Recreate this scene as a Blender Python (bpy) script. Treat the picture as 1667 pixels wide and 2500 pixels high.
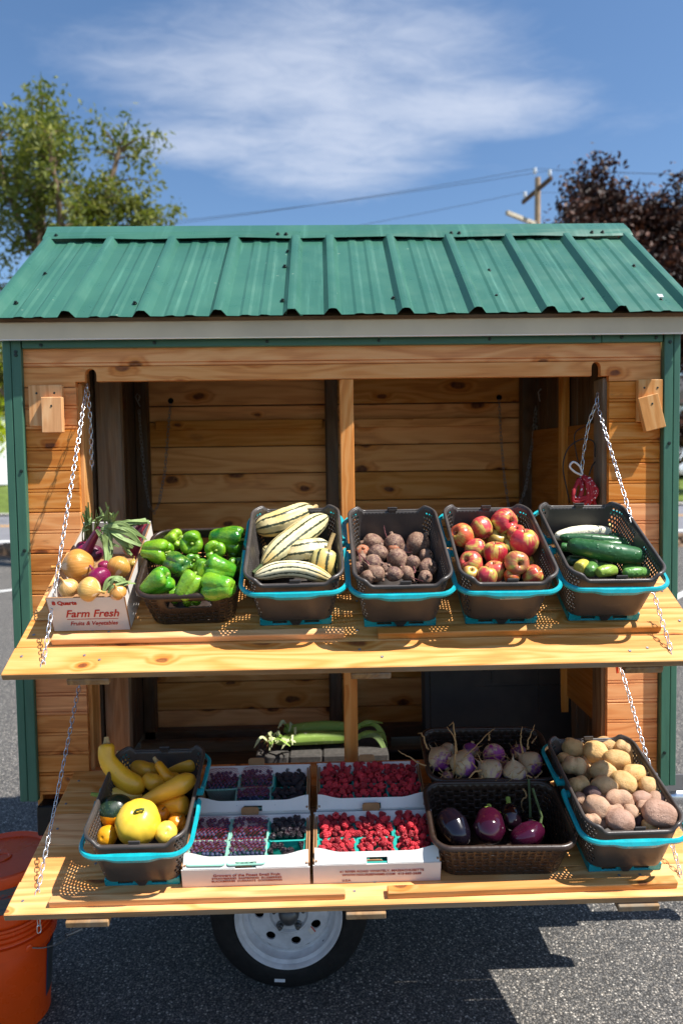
import bpy, bmesh, math, random
from math import sin, cos, pi, sqrt, tan, atan2, radians
from mathutils import Vector as V, Matrix, Quaternion, noise as mnoise
random.seed(7)
for o in list(bpy.data.objects): bpy.data.objects.remove(o)
SC = bpy.context.scene
COL = SC.collection

# ------------------------------------------------------------------ camera
def look(pos, yaw, pitch, roll):
    f = V((sin(yaw)*cos(pitch), cos(yaw)*cos(pitch), -sin(pitch)))
    r = V((cos(yaw), -sin(yaw), 0)); u = r.cross(f)
    R = r*cos(roll)+u*sin(roll); U = u*cos(roll)-r*sin(roll)
    return Matrix(((R.x, U.x, -f.x, pos[0]), (R.y, U.y, -f.y, pos[1]), (R.z, U.z, -f.z, pos[2]), (0, 0, 0, 1)))
cd = bpy.data.cameras.new('camera'); cam = bpy.data.objects.new('camera', cd); COL.objects.link(cam)
cd.sensor_fit = 'VERTICAL'; cd.sensor_height = 36; cd.sensor_width = 24; cd.lens = 25.2
cd.clip_start = .05; cd.clip_end = 3000
cam.matrix_world = look((-.0294, -2.2968, 1.78), .02402, .05442, -.01444)
cd.dof.use_dof = True; cd.dof.focus_distance = 2.05; cd.dof.aperture_fstop = 2.5
SC.camera = cam

# ------------------------------------------------------------------ sun, sky, exposure
SUN = V((2.3, -1.0, 4.0)).normalized()
sl = bpy.data.lights.new('sun', 'SUN'); sl.energy = 5.0; sl.angle = radians(.53); sl.color = (1, .955, .89)
so = bpy.data.objects.new('sun', sl); COL.objects.link(so); so.rotation_euler = SUN.to_track_quat('Z', 'Y').to_euler(); so.location = (3, -3, 8)
W = bpy.data.worlds.new('World'); SC.world = W; W.use_nodes = True
wn = W.node_tree; wn.nodes.clear()
def WN(t, **k):
    n = wn.nodes.new(t)
    for a, b in k.items(): setattr(n, a, b)
    return n
wo = WN('ShaderNodeOutputWorld'); bg = WN('ShaderNodeBackground'); bg.inputs['Strength'].default_value = .098
sky = WN('ShaderNodeTexSky', sky_type='NISHITA', sun_disc=False)
sky.sun_elevation = math.asin(SUN.z); sky.sun_rotation = atan2(SUN.x, SUN.y); sky.altitude = 100; sky.air_density = 1.0; sky.dust_density = .6; sky.ozone_density = 2.2
tc = WN('ShaderNodeTexCoord'); sx = WN('ShaderNodeSeparateXYZ'); wn.links.new(tc.outputs['Generated'], sx.inputs[0])
def WM(op, a, b=None, c=None):
    n = WN('ShaderNodeMath', operation=op)
    for i, v in enumerate((a, b, c)):
        if v is None: continue
        if isinstance(v, (int, float)): n.inputs[i].default_value = v
        else: wn.links.new(v, n.inputs[i])
    return n.outputs[0]
dz = WM('MAXIMUM', sx.outputs['Z'], .06)
px = WM('DIVIDE', sx.outputs['X'], dz); py = WM('DIVIDE', sx.outputs['Y'], dz)
cmb = WN('ShaderNodeCombineXYZ'); wn.links.new(px, cmb.inputs[0]); wn.links.new(py, cmb.inputs[1])
mp = WN('ShaderNodeMapping'); mp.inputs['Rotation'].default_value = (0, 0, radians(-28)); mp.inputs['Scale'].default_value = (1.0, 1.7, 1); mp.inputs['Location'].default_value = (3.1, 1.7, 0)
wn.links.new(cmb.outputs[0], mp.inputs[0])
def WNoise(scale, det, rough, dist):
    n = WN('ShaderNodeTexNoise'); n.inputs['Scale'].default_value = scale; n.inputs['Detail'].default_value = det; n.inputs['Roughness'].default_value = rough; n.inputs['Distortion'].default_value = dist
    wn.links.new(mp.outputs[0], n.inputs['Vector']); return n.outputs['Fac']
n1 = WNoise(1.7, 9, .58, .5); n2 = WNoise(7, 10, .68, .9); n3 = WNoise(.55, 3, .5, .2)
# one broad veil of cirrus to the north plus thin wisps everywhere
def ell(cx, cy, rx, ry):
    a = WM('DIVIDE', WM('SUBTRACT', px, cx), rx); b = WM('DIVIDE', WM('SUBTRACT', py, cy), ry)
    return WM('SUBTRACT', 1.0, WM('ADD', WM('MULTIPLY', a, a), WM('MULTIPLY', b, b)))
patch = WM('MAXIMUM', WM('MAXIMUM', ell(.0, 1.86, .54, .30), ell(.04, 2.28, .36, .38)), WM('MAXIMUM', ell(.34, 2.02, .36, .20), ell(-.3, 2.2, .30, .20)))
patch = WM('MAXIMUM', patch, -.9)
d = WM('ADD', WM('MULTIPLY', patch, .48), WM('ADD', WM('MULTIPLY', n1, 1.25), WM('MULTIPLY', n2, .62)))
d = WM('ADD', d, WM('MULTIPLY', n3, .35))
mr = WN('ShaderNodeMapRange', interpolation_type='SMOOTHSTEP'); mr.inputs['From Min'].default_value = .72; mr.inputs['From Max'].default_value = 2.02; mr.inputs['To Max'].default_value = .80
wn.links.new(d, mr.inputs[0])
mx = WN('ShaderNodeMix', data_type='RGBA'); wn.links.new(mr.outputs[0], mx.inputs[0])
hs = WN('ShaderNodeHueSaturation'); hs.inputs['Saturation'].default_value = 1.12; hs.inputs['Value'].default_value = 1.0
wn.links.new(sky.outputs[0], hs.inputs['Color'])
wn.links.new(hs.outputs[0], mx.inputs[6]); mx.inputs[7].default_value = (4.7, 5.1, 6.0, 1)
wn.links.new(mx.outputs[2], bg.inputs['Color']); wn.links.new(bg.outputs[0], wo.inputs[0])
SC.view_settings.view_transform = 'Standard'; SC.view_settings.look = 'None'; SC.view_settings.gamma = 1; SC.view_settings.exposure = .72; SC.view_settings.use_curve_mapping = False
SC.cycles.max_bounces = 8; SC.cycles.diffuse_bounces = 4; SC.cycles.use_denoising = True; SC.cycles.transparent_max_bounces = 12
SC.cycles.sample_clamp_indirect = 8

# ------------------------------------------------------------------ material helpers
def C(h):
    h = h.lstrip('#'); out = []
    for i in (0, 2, 4):
        c = int(h[i:i+2], 16)/255; out.append(c/12.92 if c <= .04045 else ((c+.055)/1.055)**2.4)
    return (*out, 1)
class Mt:
    def __init__(s, name, rough=.5, spec=.5, coat=0):
        s.m = bpy.data.materials.new(name); s.m.use_nodes = True; s.t = s.m.node_tree; s.b = s.t.nodes['Principled BSDF']
        s.b.inputs['Roughness'].default_value = rough; s.b.inputs['Specular IOR Level'].default_value = spec; s.b.inputs['Coat Weight'].default_value = coat
        s.tc = None
    def n(s, t, **k):
        x = s.t.nodes.new(t)
        for a, b in k.items(): setattr(x, a, b)
        return x
    def l(s, a, b): s.t.links.new(a, b)
    def obj(s, rnd=True):
        tc = s.n('ShaderNodeTexCoord')
        if not rnd: return tc.outputs['Object']
        oi = s.n('ShaderNodeObjectInfo'); v = s.n('ShaderNodeVectorMath', operation='MULTIPLY_ADD')
        s.l(oi.outputs['Random'], v.inputs[0]); v.inputs[1].default_value = (37, 53, 71); s.l(tc.outputs['Object'], v.inputs[2]); return v.outputs[0]
    def uv(s): return s.n('ShaderNodeTexCoord').outputs['UV']
    def rnd(s): return s.n('ShaderNodeObjectInfo').outputs['Random']
    def map(s, v, sc=(1, 1, 1), loc=(0, 0, 0)):
        m = s.n('ShaderNodeMapping'); m.inputs['Scale'].default_value = sc; m.inputs['Location'].default_value = loc; s.l(v, m.inputs[0]); return m.outputs[0]
    def noise(s, v, sc, det=4, ro=.55, di=0, col=False):
        x = s.n('ShaderNodeTexNoise'); x.inputs['Scale'].default_value = sc; x.inputs['Detail'].default_value = det; x.inputs['Roughness'].default_value = ro; x.inputs['Distortion'].default_value = di
        s.l(v, x.inputs['Vector']); return x.outputs['Color' if col else 'Fac']
    def vor(s, v, sc, feat='F1', out='Distance', rand=1):
        x = s.n('ShaderNodeTexVoronoi', feature=feat); x.inputs['Scale'].default_value = sc; x.inputs['Randomness'].default_value = rand; s.l(v, x.inputs['Vector']); return x.outputs[out]
    def vor2(s, v, out):
        x = s.n('ShaderNodeTexVoronoi', feature='F1', voronoi_dimensions='2D'); x.inputs['Scale'].default_value = 1; s.l(v, x.inputs['Vector']); return x.outputs[out]
    def math(s, op, a, b=0.0, c=None):
        x = s.n('ShaderNodeMath', operation=op)
        for i, q in enumerate((a, b, c)):
            if q is None: continue
            if isinstance(q, (int, float)): x.inputs[i].default_value = q
            else: s.l(q, x.inputs[i])
        return x.outputs[0]
    def rng(s, f, a, b, c=0., d=1., smooth=True):
        x = s.n('ShaderNodeMapRange', interpolation_type='SMOOTHSTEP' if smooth else 'LINEAR')
        for i, q in enumerate((a, b, c, d)): x.inputs[i+1].default_value = q
        s.l(f, x.inputs[0]); return x.outputs[0]
    def ramp(s, f, stops):
        x = s.n('ShaderNodeValToRGB'); e = x.color_ramp.elements
        e[0].position, e[0].color = stops[0][0], C(stops[0][1]); e[1].position, e[1].color = stops[-1][0], C(stops[-1][1])
        for p, c in stops[1:-1]: q = e.new(p); q.color = C(c)
        s.l(f, x.inputs[0]); return x.outputs[0]
    def mix(s, f, a, b, mode='MIX'):
        x = s.n('ShaderNodeMix', data_type='RGBA', blend_type=mode)
        for i, q in ((0, f), (6, a), (7, b)):
            if isinstance(q, (int, float)): x.inputs[i].default_value = q
            elif isinstance(q, str): x.inputs[i].default_value = C(q)
            elif isinstance(q, tuple): x.inputs[i].default_value = q
            else: s.l(q, x.inputs[i])
        return x.outputs[2]
    def hsv(s, c, h=None, sa=None, v=None):
        x = s.n('ShaderNodeHueSaturation'); s.l(c, x.inputs['Color'])
        for nme, q in (('Hue', h), ('Saturation', sa), ('Value', v)):
            if q is None: continue
            if isinstance(q, (int, float)): x.inputs[nme].default_value = q
            else: s.l(q, x.inputs[nme])
        return x.outputs[0]
    def col(s, c):
        if isinstance(c, str): s.b.inputs['Base Color'].default_value = C(c)
        else: s.l(c, s.b.inputs['Base Color'])
        return s
    def rough(s, r): s.l(r, s.b.inputs['Roughness']); return s
    def bump(s, h, st=.3, dist=.002):
        x = s.n('ShaderNodeBump'); x.inputs['Strength'].default_value = st; x.inputs['Distance'].default_value = dist; s.l(h, x.inputs['Height']); s.l(x.outputs[0], s.b.inputs['Normal']); return s
def plain(name, c, rough=.5, spec=.5, metal=0, coat=0, var=0, bsc=60, bst=.15, vsc=8):
    m = Mt(name, rough, spec, coat); m.b.inputs['Metallic'].default_value = metal
    v = m.obj()
    if var:
        f = m.noise(v, vsc, 5, .6); c0 = C(c); m.col(m.mix(m.rng(f, .3, .7), tuple(x*(1-var) for x in c0[:3])+(1,), tuple(min(1, x*(1+var)) for x in c0[:3])+(1,)))
        m.rough(m.rng(m.noise(v, vsc*2.3, 4), .3, .7, max(.03, rough-.1), min(1, rough+.12)))
    else: m.col(c)
    if bst: m.bump(m.noise(v, bsc, 3), bst, .0012)
    return m.m
def pine(name, light, mid, dark, knot='#6e3a1c', knots=.56, grey=None, rough=.55, gsc=1.0, worn=0., grain=1.0):
    """Softwood whose grain runs along local X."""
    m = Mt(name, rough, .35); v = m.obj()
    s0 = m.n('ShaderNodeSeparateXYZ'); m.l(v, s0.inputs[0]); c0 = m.n('ShaderNodeCombineXYZ'); m.l(m.math('MULTIPLY', s0.outputs['X'], 4.6*gsc), c0.inputs[0]); m.l(m.math('MULTIPLY', m.math('ADD', s0.outputs['Y'], s0.outputs['Z']), 8.5*gsc), c0.inputs[1]); vk = c0.outputs[0]
    wv = m.n('ShaderNodeVectorMath', operation='MULTIPLY_ADD'); m.l(m.noise(v, 14, 2, .5, 0, True), wv.inputs[0]); wv.inputs[1].default_value = (.16, .16, 0); m.l(vk, wv.inputs[2]); vk = wv.outputs[0]
    kd = m.vor2(vk, 'Distance'); kc = m.vor2(vk, 'Color')
    sep = m.n('ShaderNodeSeparateColor'); m.l(kc, sep.inputs[0])
    on = m.rng(sep.outputs[0], knots, knots+.02, 0, 1)
    ksz = m.rng(sep.outputs[1], 0, 1, .05, .17, False)
    kn = m.math('MULTIPLY', on, m.math('SUBTRACT', 1.0, m.rng(m.math('DIVIDE', kd, ksz), .55, 1.0)))
    halo = m.math('MULTIPLY', on, m.math('SUBTRACT', 1.0, m.rng(m.math('DIVIDE', kd, ksz), .7, 2.6)))
    w = m.noise(m.map(v, (1.6*gsc, 11*gsc, 11*gsc)), 1.0, 3, .5, .4)
    fine = m.noise(m.map(v, (7, 190, 190)), 1.0, 5, .6)
    sp = m.n('ShaderNodeSeparateXYZ'); m.l(v, sp.inputs[0])
    ring = m.math('SINE', m.math('ADD', m.math('MULTIPLY', w, 42.0), m.math('ADD', m.math('MULTIPLY', sp.outputs['Z'], 60), m.math('ADD', m.math('MULTIPLY', sp.outputs['Y'], 60), m.math('MULTIPLY', halo, 7)))))
    f = m.math('ADD', m.math('MULTIPLY', ring, .17*grain), m.math('ADD', m.math('MULTIPLY', fine, .5*grain), m.math('MULTIPLY', w, .35)))
    c = m.ramp(f, [(.12, light), (.48, mid), (.88, dark)])
    tone = m.rng(m.rnd(), 0, 1, .76, 1.14, False)
    c = m.hsv(c, None, m.rng(m.rnd(), 0, 1, 1.08, .92, False), tone)
    c = m.mix(m.math('MULTIPLY', halo, .6), c, m.hsv(c, .485, 1.25, .72))
    c = m.mix(m.math('MULTIPLY', kn, m.rng(m.noise(v, 60, 4, .7), .3, .7, .7, 1.0)), c, knot)
    if grey:
        g = m.rng(m.noise(m.map(v, (3, 12, 12)), 1, 5, .65), .40, .72); c = m.mix(g, c, grey)
    if worn:
        g = m.rng(m.noise(m.map(v, (9, 14, 14)), 1, 6, .7), .62, .75, 0, worn); c = m.mix(g, c, '#4a3626')
        g2 = m.rng(m.noise(m.map(v, (4, 9, 9), (4, 2, 1)), 1, 6, .7), .66, .8, 0, worn*.55); c = m.mix(g2, c, '#c9b59a')
    m.col(c); m.rough(m.rng(fine, .3, .7, rough-.1, rough+.15)); m.bump(m.math('ADD', m.math('MULTIPLY', fine, .7), m.math('MULTIPLY', ring, .15)), .25, .0008)
    return m.m

MAT = {}
MAT['siding'] = pine('orange_pine_siding', '#efaa68', '#e2924c', '#b86632', worn=.35)
MAT['sidingworn'] = pine('weathered_pine_siding', '#e6a062', '#d28446', '#a05a2c', worn=1.0)
MAT['shelfwood'] = pine('honey_pine_shelf', '#f0ba7a', '#e29e58', '#ba6c2e', knot='#703a1c', knots=.64, gsc=.9)
MAT['cleatwood'] = pine('pale_pine_cleat', '#e6b278', '#d8995c', '#b27238', knots=.8)
MAT['greywood'] = pine('weathered_grey_wood', '#9c8468', '#84684c', '#5c4630', grey='#7d7468', knots=.8)
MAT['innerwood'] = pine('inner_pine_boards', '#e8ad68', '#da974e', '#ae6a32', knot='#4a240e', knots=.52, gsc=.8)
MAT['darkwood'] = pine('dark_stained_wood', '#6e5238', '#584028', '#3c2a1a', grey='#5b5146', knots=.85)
MAT['plywood'] = pine('inner_plywood', '#b57c42', '#a66d35', '#8a5526', knots=.97, gsc=.5)
MAT['endgrain'] = pine('weathered_board_edge', '#b08a5c', '#94704a', '#6c5034', grey='#8a7c68', knots=.9)
def green_wood():
    m = Mt('dark_green_painted_wood', .42, .45); v = m.obj()
    f = m.noise(m.map(v, (4, 40, 40)), 1, 5, .6); c = m.ramp(f, [(.3, '#375f4d'), (.7, '#426f5a')])
    c = m.mix(m.rng(m.noise(v, 25, 6, .75), .68, .76, 0, .4), c, '#7d9a86'); m.col(c); m.bump(f, .3, .0008); return m.m
MAT['greentrim'] = green_wood()
def roofm():
    m = Mt('green_painted_steel', .33, .5); v = m.obj(False)
    c = m.mix(m.rng(m.noise(v, 2.2, 4), .35, .7), '#336252', '#3d6d5b'); c = m.mix(m.rng(m.noise(m.map(v, (34, 1.4, 1.4)), 1, 6, .7), .52, .8, 0, .45), c, '#6aa08c'); c = m.mix(m.rng(m.noise(m.map(v, (16, 2.5, 2), (3, 1, 0)), 1, 6, .75), .60, .74, 0, .35), c, '#2c5246')
    sc = m.vor(m.map(v, (9, 30, 30)), 1.0); c = m.mix(m.rng(sc, .025, .045, .7, 0), c, '#b9c9b0')
    m.col(c); m.rough(m.rng(m.noise(v, 9, 5, .7), .3, .7, .26, .42)); m.bump(m.noise(v, 5, 2), .3, .006); return m.m
MAT['roof'] = roofm()
MAT['fascia'] = plain('dull_aluminium_flashing', '#d2bd9e', .55, .3, .0, var=.10, vsc=3, bst=.05)
MAT['drip'] = plain('white_aluminium_edge', '#e8eaee', .3, .5, .3, bst=0)
MAT['galv'] = plain('galvanised_steel', '#d3d5d8', .24, .6, .85, bst=.05)
MAT['galvdull'] = plain('dull_zinc', '#8e8f90', .45, .5, .7, bst=.05)
MAT['black'] = plain('black_painted_steel', '#141414', .5, .4, 0, var=.3)
MAT['screw'] = plain('dark_screw_heads', '#1d2a24', .4, .6, .3)
MAT['tyre'] = plain('black_rubber', '#191919', .75, .3, 0, var=.25, vsc=14, bsc=90, bst=.2)
MAT['rim'] = plain('white_painted_rim', '#bfc2c6', .42, .5, 0, var=.16, vsc=14, bst=.04)
MAT['hub'] = plain('grey_hub_metal', '#5c5e60', .4, .5, .7, var=.2)
MAT['nearblack'] = plain('dark_hole', '#0b0b0b', .9, .1, bst=0)  # black that paints the shade inside the chain holes; also used on dark wheel parts
def asphaltm():
    m = Mt('worn_asphalt', .86, .3); v = m.obj(False)
    big = m.noise(v, .7, 4, .6); c = m.ramp(big, [(.3, '#5c5b59'), (.7, '#706d69')])
    c = m.mix(m.rng(m.noise(v, 2.6, 5, .7), .56, .72, 0, .4), c, '#4a4845'); vc = m.vor(v, 150, out='Color'); sp = m.n('ShaderNodeSeparateColor'); m.l(vc, sp.inputs[0])
    c = m.mix(m.rng(sp.outputs[0], .1, .6, .5, 0), c, '#383736')
    c = m.mix(m.rng(sp.outputs[1], .62, .95, 0, .5), c, '#b9afa1')
    c = m.mix(m.rng(sp.outputs[2], .955, .98, 0, .6), c, '#dcd5c8')
    d = m.vor(v, 150); c = m.mix(m.rng(d, .3, .75, 0, .75), c, '#232323')
    m.col(c); m.bump(m.math('ADD', m.math('MULTIPLY', d, -1), m.math('MULTIPLY', m.noise(v, 400, 3), .4)), .8, .004); return m.m
MAT['asphalt'] = asphaltm()
MAT['road'] = plain('grey_road_surface', '#77767a', .85, .3, var=.12, vsc=2)
MAT['whiteline'] = plain('white_road_paint', '#d8d8d4', .7, .3, var=.1, vsc=9)
MAT['yellowline'] = plain('yellow_road_paint', '#d59a2a', .7, .3, var=.12, vsc=9)
MAT['grass'] = plain('rough_grass', '#5b6b2c', .9, .2, var=.4, vsc=2.2, bst=.6, bsc=20)
MAT['soil'] = plain('brown_stony_soil', '#7a6450', .9, .2, var=.4, vsc=3, bst=.7, bsc=12)
MAT['concrete'] = plain('pale_concrete', '#b3afa8', .85, .3, var=.1, vsc=3)
MAT['clapboard'] = plain('white_clapboard', '#d9dbdc', .6, .3, var=.05)
MAT['glass'] = plain('dark_window_glass', '#20262c', .12, .6, bst=0)
MAT['shingle'] = plain('grey_roof_shingle', '#55504d', .85, .3, var=.25, vsc=12)
MAT['bark'] = plain('grey_brown_bark', '#75634f', .85, .2, var=.3, vsc=5, bst=.7, bsc=14)
MAT['pole'] = plain('weathered_pole_wood', '#a58d72', .8, .2, var=.2, vsc=3)
MAT['polearm'] = plain('dark_crossarm_wood', '#5f4a3b', .8, .2, var=.2)
MAT['polearm2'] = plain('pale_crossarm', '#b5ab97', .8, .2, var=.2)
MAT['porcelain'] = plain('white_porcelain', '#dfe4e8', .2, .6, bst=0)
MAT['wire'] = plain('grey_cable', '#4d5560', .6, .3, bst=0)
def leafm(name, a, b, c_, tr=.3):
    m = Mt(name, .55, .3); f = m.noise(m.obj(False), 1.1, 4, .6); g = m.n('ShaderNodeNewGeometry').outputs['Random Per Island']
    c = m.mix(m.rng(f, .35, .65), a, b); c = m.mix(m.rng(g, .55, 1, 0, .8), c, c_); m.col(c)
    m.b.inputs['Transmission Weight'].default_value = 0
    t = m.n('ShaderNodeBsdfTranslucent'); m.l(m.hsv(c, None, 1.1, 1.25), t.inputs[0]); ms = m.n('ShaderNodeMixShader'); ms.inputs[0].default_value = tr
    m.l(m.b.outputs[0], ms.inputs[1]); m.l(t.outputs[0], ms.inputs[2]); m.l(ms.outputs[0], m.t.nodes['Material Output'].inputs[0]); return m.m
MAT['leafgreen'] = leafm('olive_green_leaves', '#55652a', '#737a34', '#98964a', .36)
MAT['leafpurple'] = leafm('dark_purple_maple_leaves', '#20130f', '#3f251a', '#6e4430', .08)
MAT['leafyellow'] = leafm('bright_yellow_green_leaves', '#93a91e', '#b3bd2c', '#c8c840', .4)

# ------------------------------------------------------------------ geometry helpers
class MB:
    def __init__(s): s.v = []; s.f = []; s.uv = {}
    def add(s, vs, fs):
        o = len(s.v); s.v += [tuple(x) for x in vs]; s.f += [tuple(i+o for i in f) for f in fs]; return o
    def box(s, c, d, M=None, bev=0):
        x, y, z = (q/2 for q in d)
        if bev:
            b = min(bev, x*.9, y*.9, z*.9); vs = []; idx = {}
            for sx_ in (-1, 1):
                for sy_ in (-1, 1):
                    for sz_ in (-1, 1):
                        for ax in range(3):
                            p = [sx_*x, sy_*y, sz_*z]
                            for k in range(3):
                                if k != ax: p[k] -= (sx_, sy_, sz_)[k]*b
                            idx[(sx_, sy_, sz_, ax)] = len(vs); vs.append(V(p))
            fs = []
            for ax in range(3):
                a, b2 = [(1, 2), (2, 0), (0, 1)][ax]
                for s1 in (-1, 1):
                    q = []
                    for (p1, p2) in ((-1, -1), (1, -1), (1, 1), (-1, 1)):
                        sg = [0, 0, 0]; sg[ax] = s1; sg[a] = p1; sg[b2] = p2; q.append(idx[(*sg, ax)])
                    fs.append(q if s1 > 0 else q[::-1])
            for ax in range(3):
                a, b2 = [(1, 2), (2, 0), (0, 1)][ax]
                for p1 in (-1, 1):
                    for p2 in (-1, 1):
                        lo = [0, 0, 0]; hi = [0, 0, 0]; lo[ax] = -1; hi[ax] = 1; lo[a] = hi[a] = p1; lo[b2] = hi[b2] = p2
                        q = [idx[(*lo, a)], idx[(*hi, a)], idx[(*hi, b2)], idx[(*lo, b2)]]
                        fs.append(q if p1*p2 < 0 else q[::-1])
            for sx_ in (-1, 1):
                for sy_ in (-1, 1):
                    for sz_ in (-1, 1):
                        q = [idx[(sx_, sy_, sz_, k)] for k in range(3)]; fs.append(q if sx_*sy_*sz_ > 0 else q[::-1])
        else:
            vs = [V((a*x, b*y, e*z)) for a in (-1, 1) for b in (-1, 1) for e in (-1, 1)]
            fs = [(0, 1, 3, 2), (4, 6, 7, 5), (0, 4, 5, 1), (2, 3, 7, 6), (0, 2, 6, 4), (1, 5, 7, 3)]
        if M is not None: vs = [M @ p for p in vs]
        c = V(c); s.add([p+c for p in vs], fs); return s
    def tube(s, pts, r, n=8, close=True, rx=None):
        pts = [V(p) for p in pts]; m = len(pts); rs = r if isinstance(r, (list, tuple)) else [r]*m
        t0 = (pts[1]-pts[0]).normalized(); up = V((0, 0, 1)) if abs(t0.z) < .9 else V((1, 0, 0)); nrm = (up-t0*up.dot(t0)).normalized(); vs = []
        for i, p in enumerate(pts):
            t = (pts[min(i+1, m-1)]-pts[max(i-1, 0)])
            t = t.normalized() if t.length > 1e-9 else t0
            nrm = (nrm-t*nrm.dot(t)); nrm = nrm.normalized() if nrm.length > 1e-6 else t.orthogonal().normalized(); b = t.cross(nrm)
            for k in range(n):
                a = 2*pi*k/n; vs.append(p+(nrm*cos(a)+b*sin(a)*(rx or 1))*rs[i])
        fs = [(i*n+k, i*n+(k+1) % n, (i+1)*n+(k+1) % n, (i+1)*n+k) for i in range(m-1) for k in range(n)]
        if close: fs += [tuple(range(n-1, -1, -1)), tuple((m-1)*n+k for k in range(n))]
        s.add(vs, fs); return s
    def lathe(s, prof, n=32, M=None, cap=False):
        vs = [V((r*cos(2*pi*k/n), r*sin(2*pi*k/n), z)) for r, z in prof for k in range(n)]
        if M is not None: vs = [M @ p for p in vs]
        m = len(prof); fs = [(i*n+k, i*n+(k+1) % n, (i+1)*n+(k+1) % n, (i+1)*n+k) for i in range(m-1) for k in range(n)]
        if cap: fs += [tuple(range(n-1, -1, -1)), tuple((m-1)*n+k for k in range(n))]
        s.add(vs, fs); return s
    def prism(s, poly, depth, M=None):
        """Polygon in local XZ extruded along +Y by depth."""
        n = len(poly); vs = [V((x, 0, z)) for x, z in poly]+[V((x, depth, z)) for x, z in poly]
        if M is not None: vs = [M @ p for p in vs]
        fs = [tuple(range(n)), tuple(range(2*n-1, n-1, -1))]+[(i, i+n, (i+1) % n+n, (i+1) % n) for i in range(n)]
        s.add(vs, fs); return s
    def surf(s, fn, nu, nv, pole=True):
        """Closed around u, open along v; fn(u, v) with both in 0..1; records UVs."""
        o = len(s.v); vs = [V(fn(i/nu, j/nv)) for j in range(nv+1) for i in range(nu)]; s.v += [tuple(x) for x in vs]
        for j in range(nv):
            for i in range(nu):
                f = (o+j*nu+i, o+j*nu+(i+1) % nu, o+(j+1)*nu+(i+1) % nu, o+(j+1)*nu+i)
                s.uv[len(s.f)] = [(i/nu, j/nv), ((i+1)/nu, j/nv), ((i+1)/nu, (j+1)/nv), (i/nu, (j+1)/nv)]; s.f.append(f)
        return s
    def mesh(s, name, mat, smooth=False, merge=0, fixn=True):
        me = bpy.data.meshes.new(name); me.from_pydata(s.v, [], s.f)
        if s.uv:
            ul = me.uv_layers.new(name='UVMap')
            for p in me.polygons:
                if p.index in s.uv:
                    for k, li in enumerate(p.loop_indices): ul.data[li].uv = s.uv[p.index][k]
        for m in (mat if isinstance(mat, (list, tuple)) else [mat]): me.materials.append(MAT[m] if isinstance(m, str) else m)
        if fixn or merge:
            bm = bmesh.new(); bm.from_mesh(me)
            if merge: bmesh.ops.remove_doubles(bm, verts=bm.verts, dist=merge)
            if fixn: bmesh.ops.recalc_face_normals(bm, faces=bm.faces)
            bm.to_mesh(me); bm.free()
        if smooth:
            me.polygons.foreach_set('use_smooth', [True]*len(me.polygons))
            if smooth != 'all': me.set_sharp_from_angle(angle=radians(smooth if not isinstance(smooth, bool) else 40))
        me.update(); return me
    def build(s, name, mat, parent=None, smooth=False, M=None, merge=0, **k):
        return link(name, s.mesh(name, mat, smooth, merge), parent, M, **k)
def link(name, data, parent=None, M=None, label=None, cat=None, group=None, kind=None):
    o = bpy.data.objects.new(name, data); COL.objects.link(o)
    if parent is not None: o.parent = parent
    if M is not None:
        if parent is None: o.matrix_world = M
        else: o.matrix_local = M
    if label: o['label'] = label
    if cat: o['category'] = cat
    if group: o['group'] = group
    if kind: o['kind'] = kind
    return o
def thing(name, label, cat, M=None, group=None): return link(name, None, None, M, label, cat, group)
T = Matrix.Translation
def RX(a): return Matrix.Rotation(radians(a), 4, 'X')
def RY(a): return Matrix.Rotation(radians(a), 4, 'Y')
def RZ(a): return Matrix.Rotation(radians(a), 4, 'Z')
def S3(x, y, z): return Matrix.Diagonal((x, y, z, 1))
def catmull(P, n):
    P = [V(p) for p in P]; Q = [P[0]*2-P[1]]+P+[P[-1]*2-P[-2]]; out = []; m = len(P)-1
    for i in range(n+1):
        t = i/n*m; k = min(int(t), m-1); u = t-k; a, b, c, d_ = Q[k:k+4]
        out.append(.5*((2*b)+(c-a)*u+(2*a-5*b+4*c-d_)*u*u+(3*b-a-3*c+d_)*u**3))
    return out
def lerp(a, t):
    m = len(a)-1; x = min(max(t, 0), 1)*m; k = min(int(x), m-1) if m else 0
    return a[0] if not m else a[k]+(a[k+1]-a[k])*(x-k)
def smooth(a, b, x): x = min(max((x-a)/(b-a), 0), 1); return x*x*(3-2*x)
def rrect(w, l, r, n=6):
    """Rounded rectangle centred on 0, counter-clockwise list of (x, y, nx, ny)."""
    out = []
    for k, (cx_, cy_) in enumerate(((1, 1), (-1, 1), (-1, -1), (1, -1))):
        for i in range(n+1):
            a = pi/2*(k+i/n); out.append(((w/2-r)*cx_+r*cos(a), (l/2-r)*cy_+r*sin(a), cos(a), sin(a)))
    return out
def text(name, s_, size, mat, parent, M, align='CENTER', shear=0, bold=0, sx_=1., space=1.):
    cu = bpy.data.curves.new(name, 'FONT'); cu.body = s_; cu.size = size; cu.align_x = align; cu.shear = shear; cu.offset = bold; cu.extrude = .0002; cu.resolution_u = 3; cu.space_character = space
    cu.materials.append(MAT[mat]); o = bpy.data.objects.new(name, cu); COL.objects.link(o); dg = bpy.context.evaluated_depsgraph_get(); me = bpy.data.meshes.new_from_object(o.evaluated_get(dg)); bpy.data.objects.remove(o); bpy.data.curves.remove(cu)
    return link(name, me, parent, M @ S3(sx_, 1, 1))
# the two display shelves: hinge height, tilt, depth
class Sh:
    def __init__(s, z, a, d):
        s.z, s.a, s.d = z, a, d; s.M = T((0, 0, z)) @ Matrix.Rotation(a, 4, 'X')     # local x right, y back up the slope, z off the boards
    def at(s, x, v, h): return s.M @ T((x, -v, h))
US = Sh(1.5430, .4878, .5535); LS = Sh(.8288, .2764, .5479)
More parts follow.
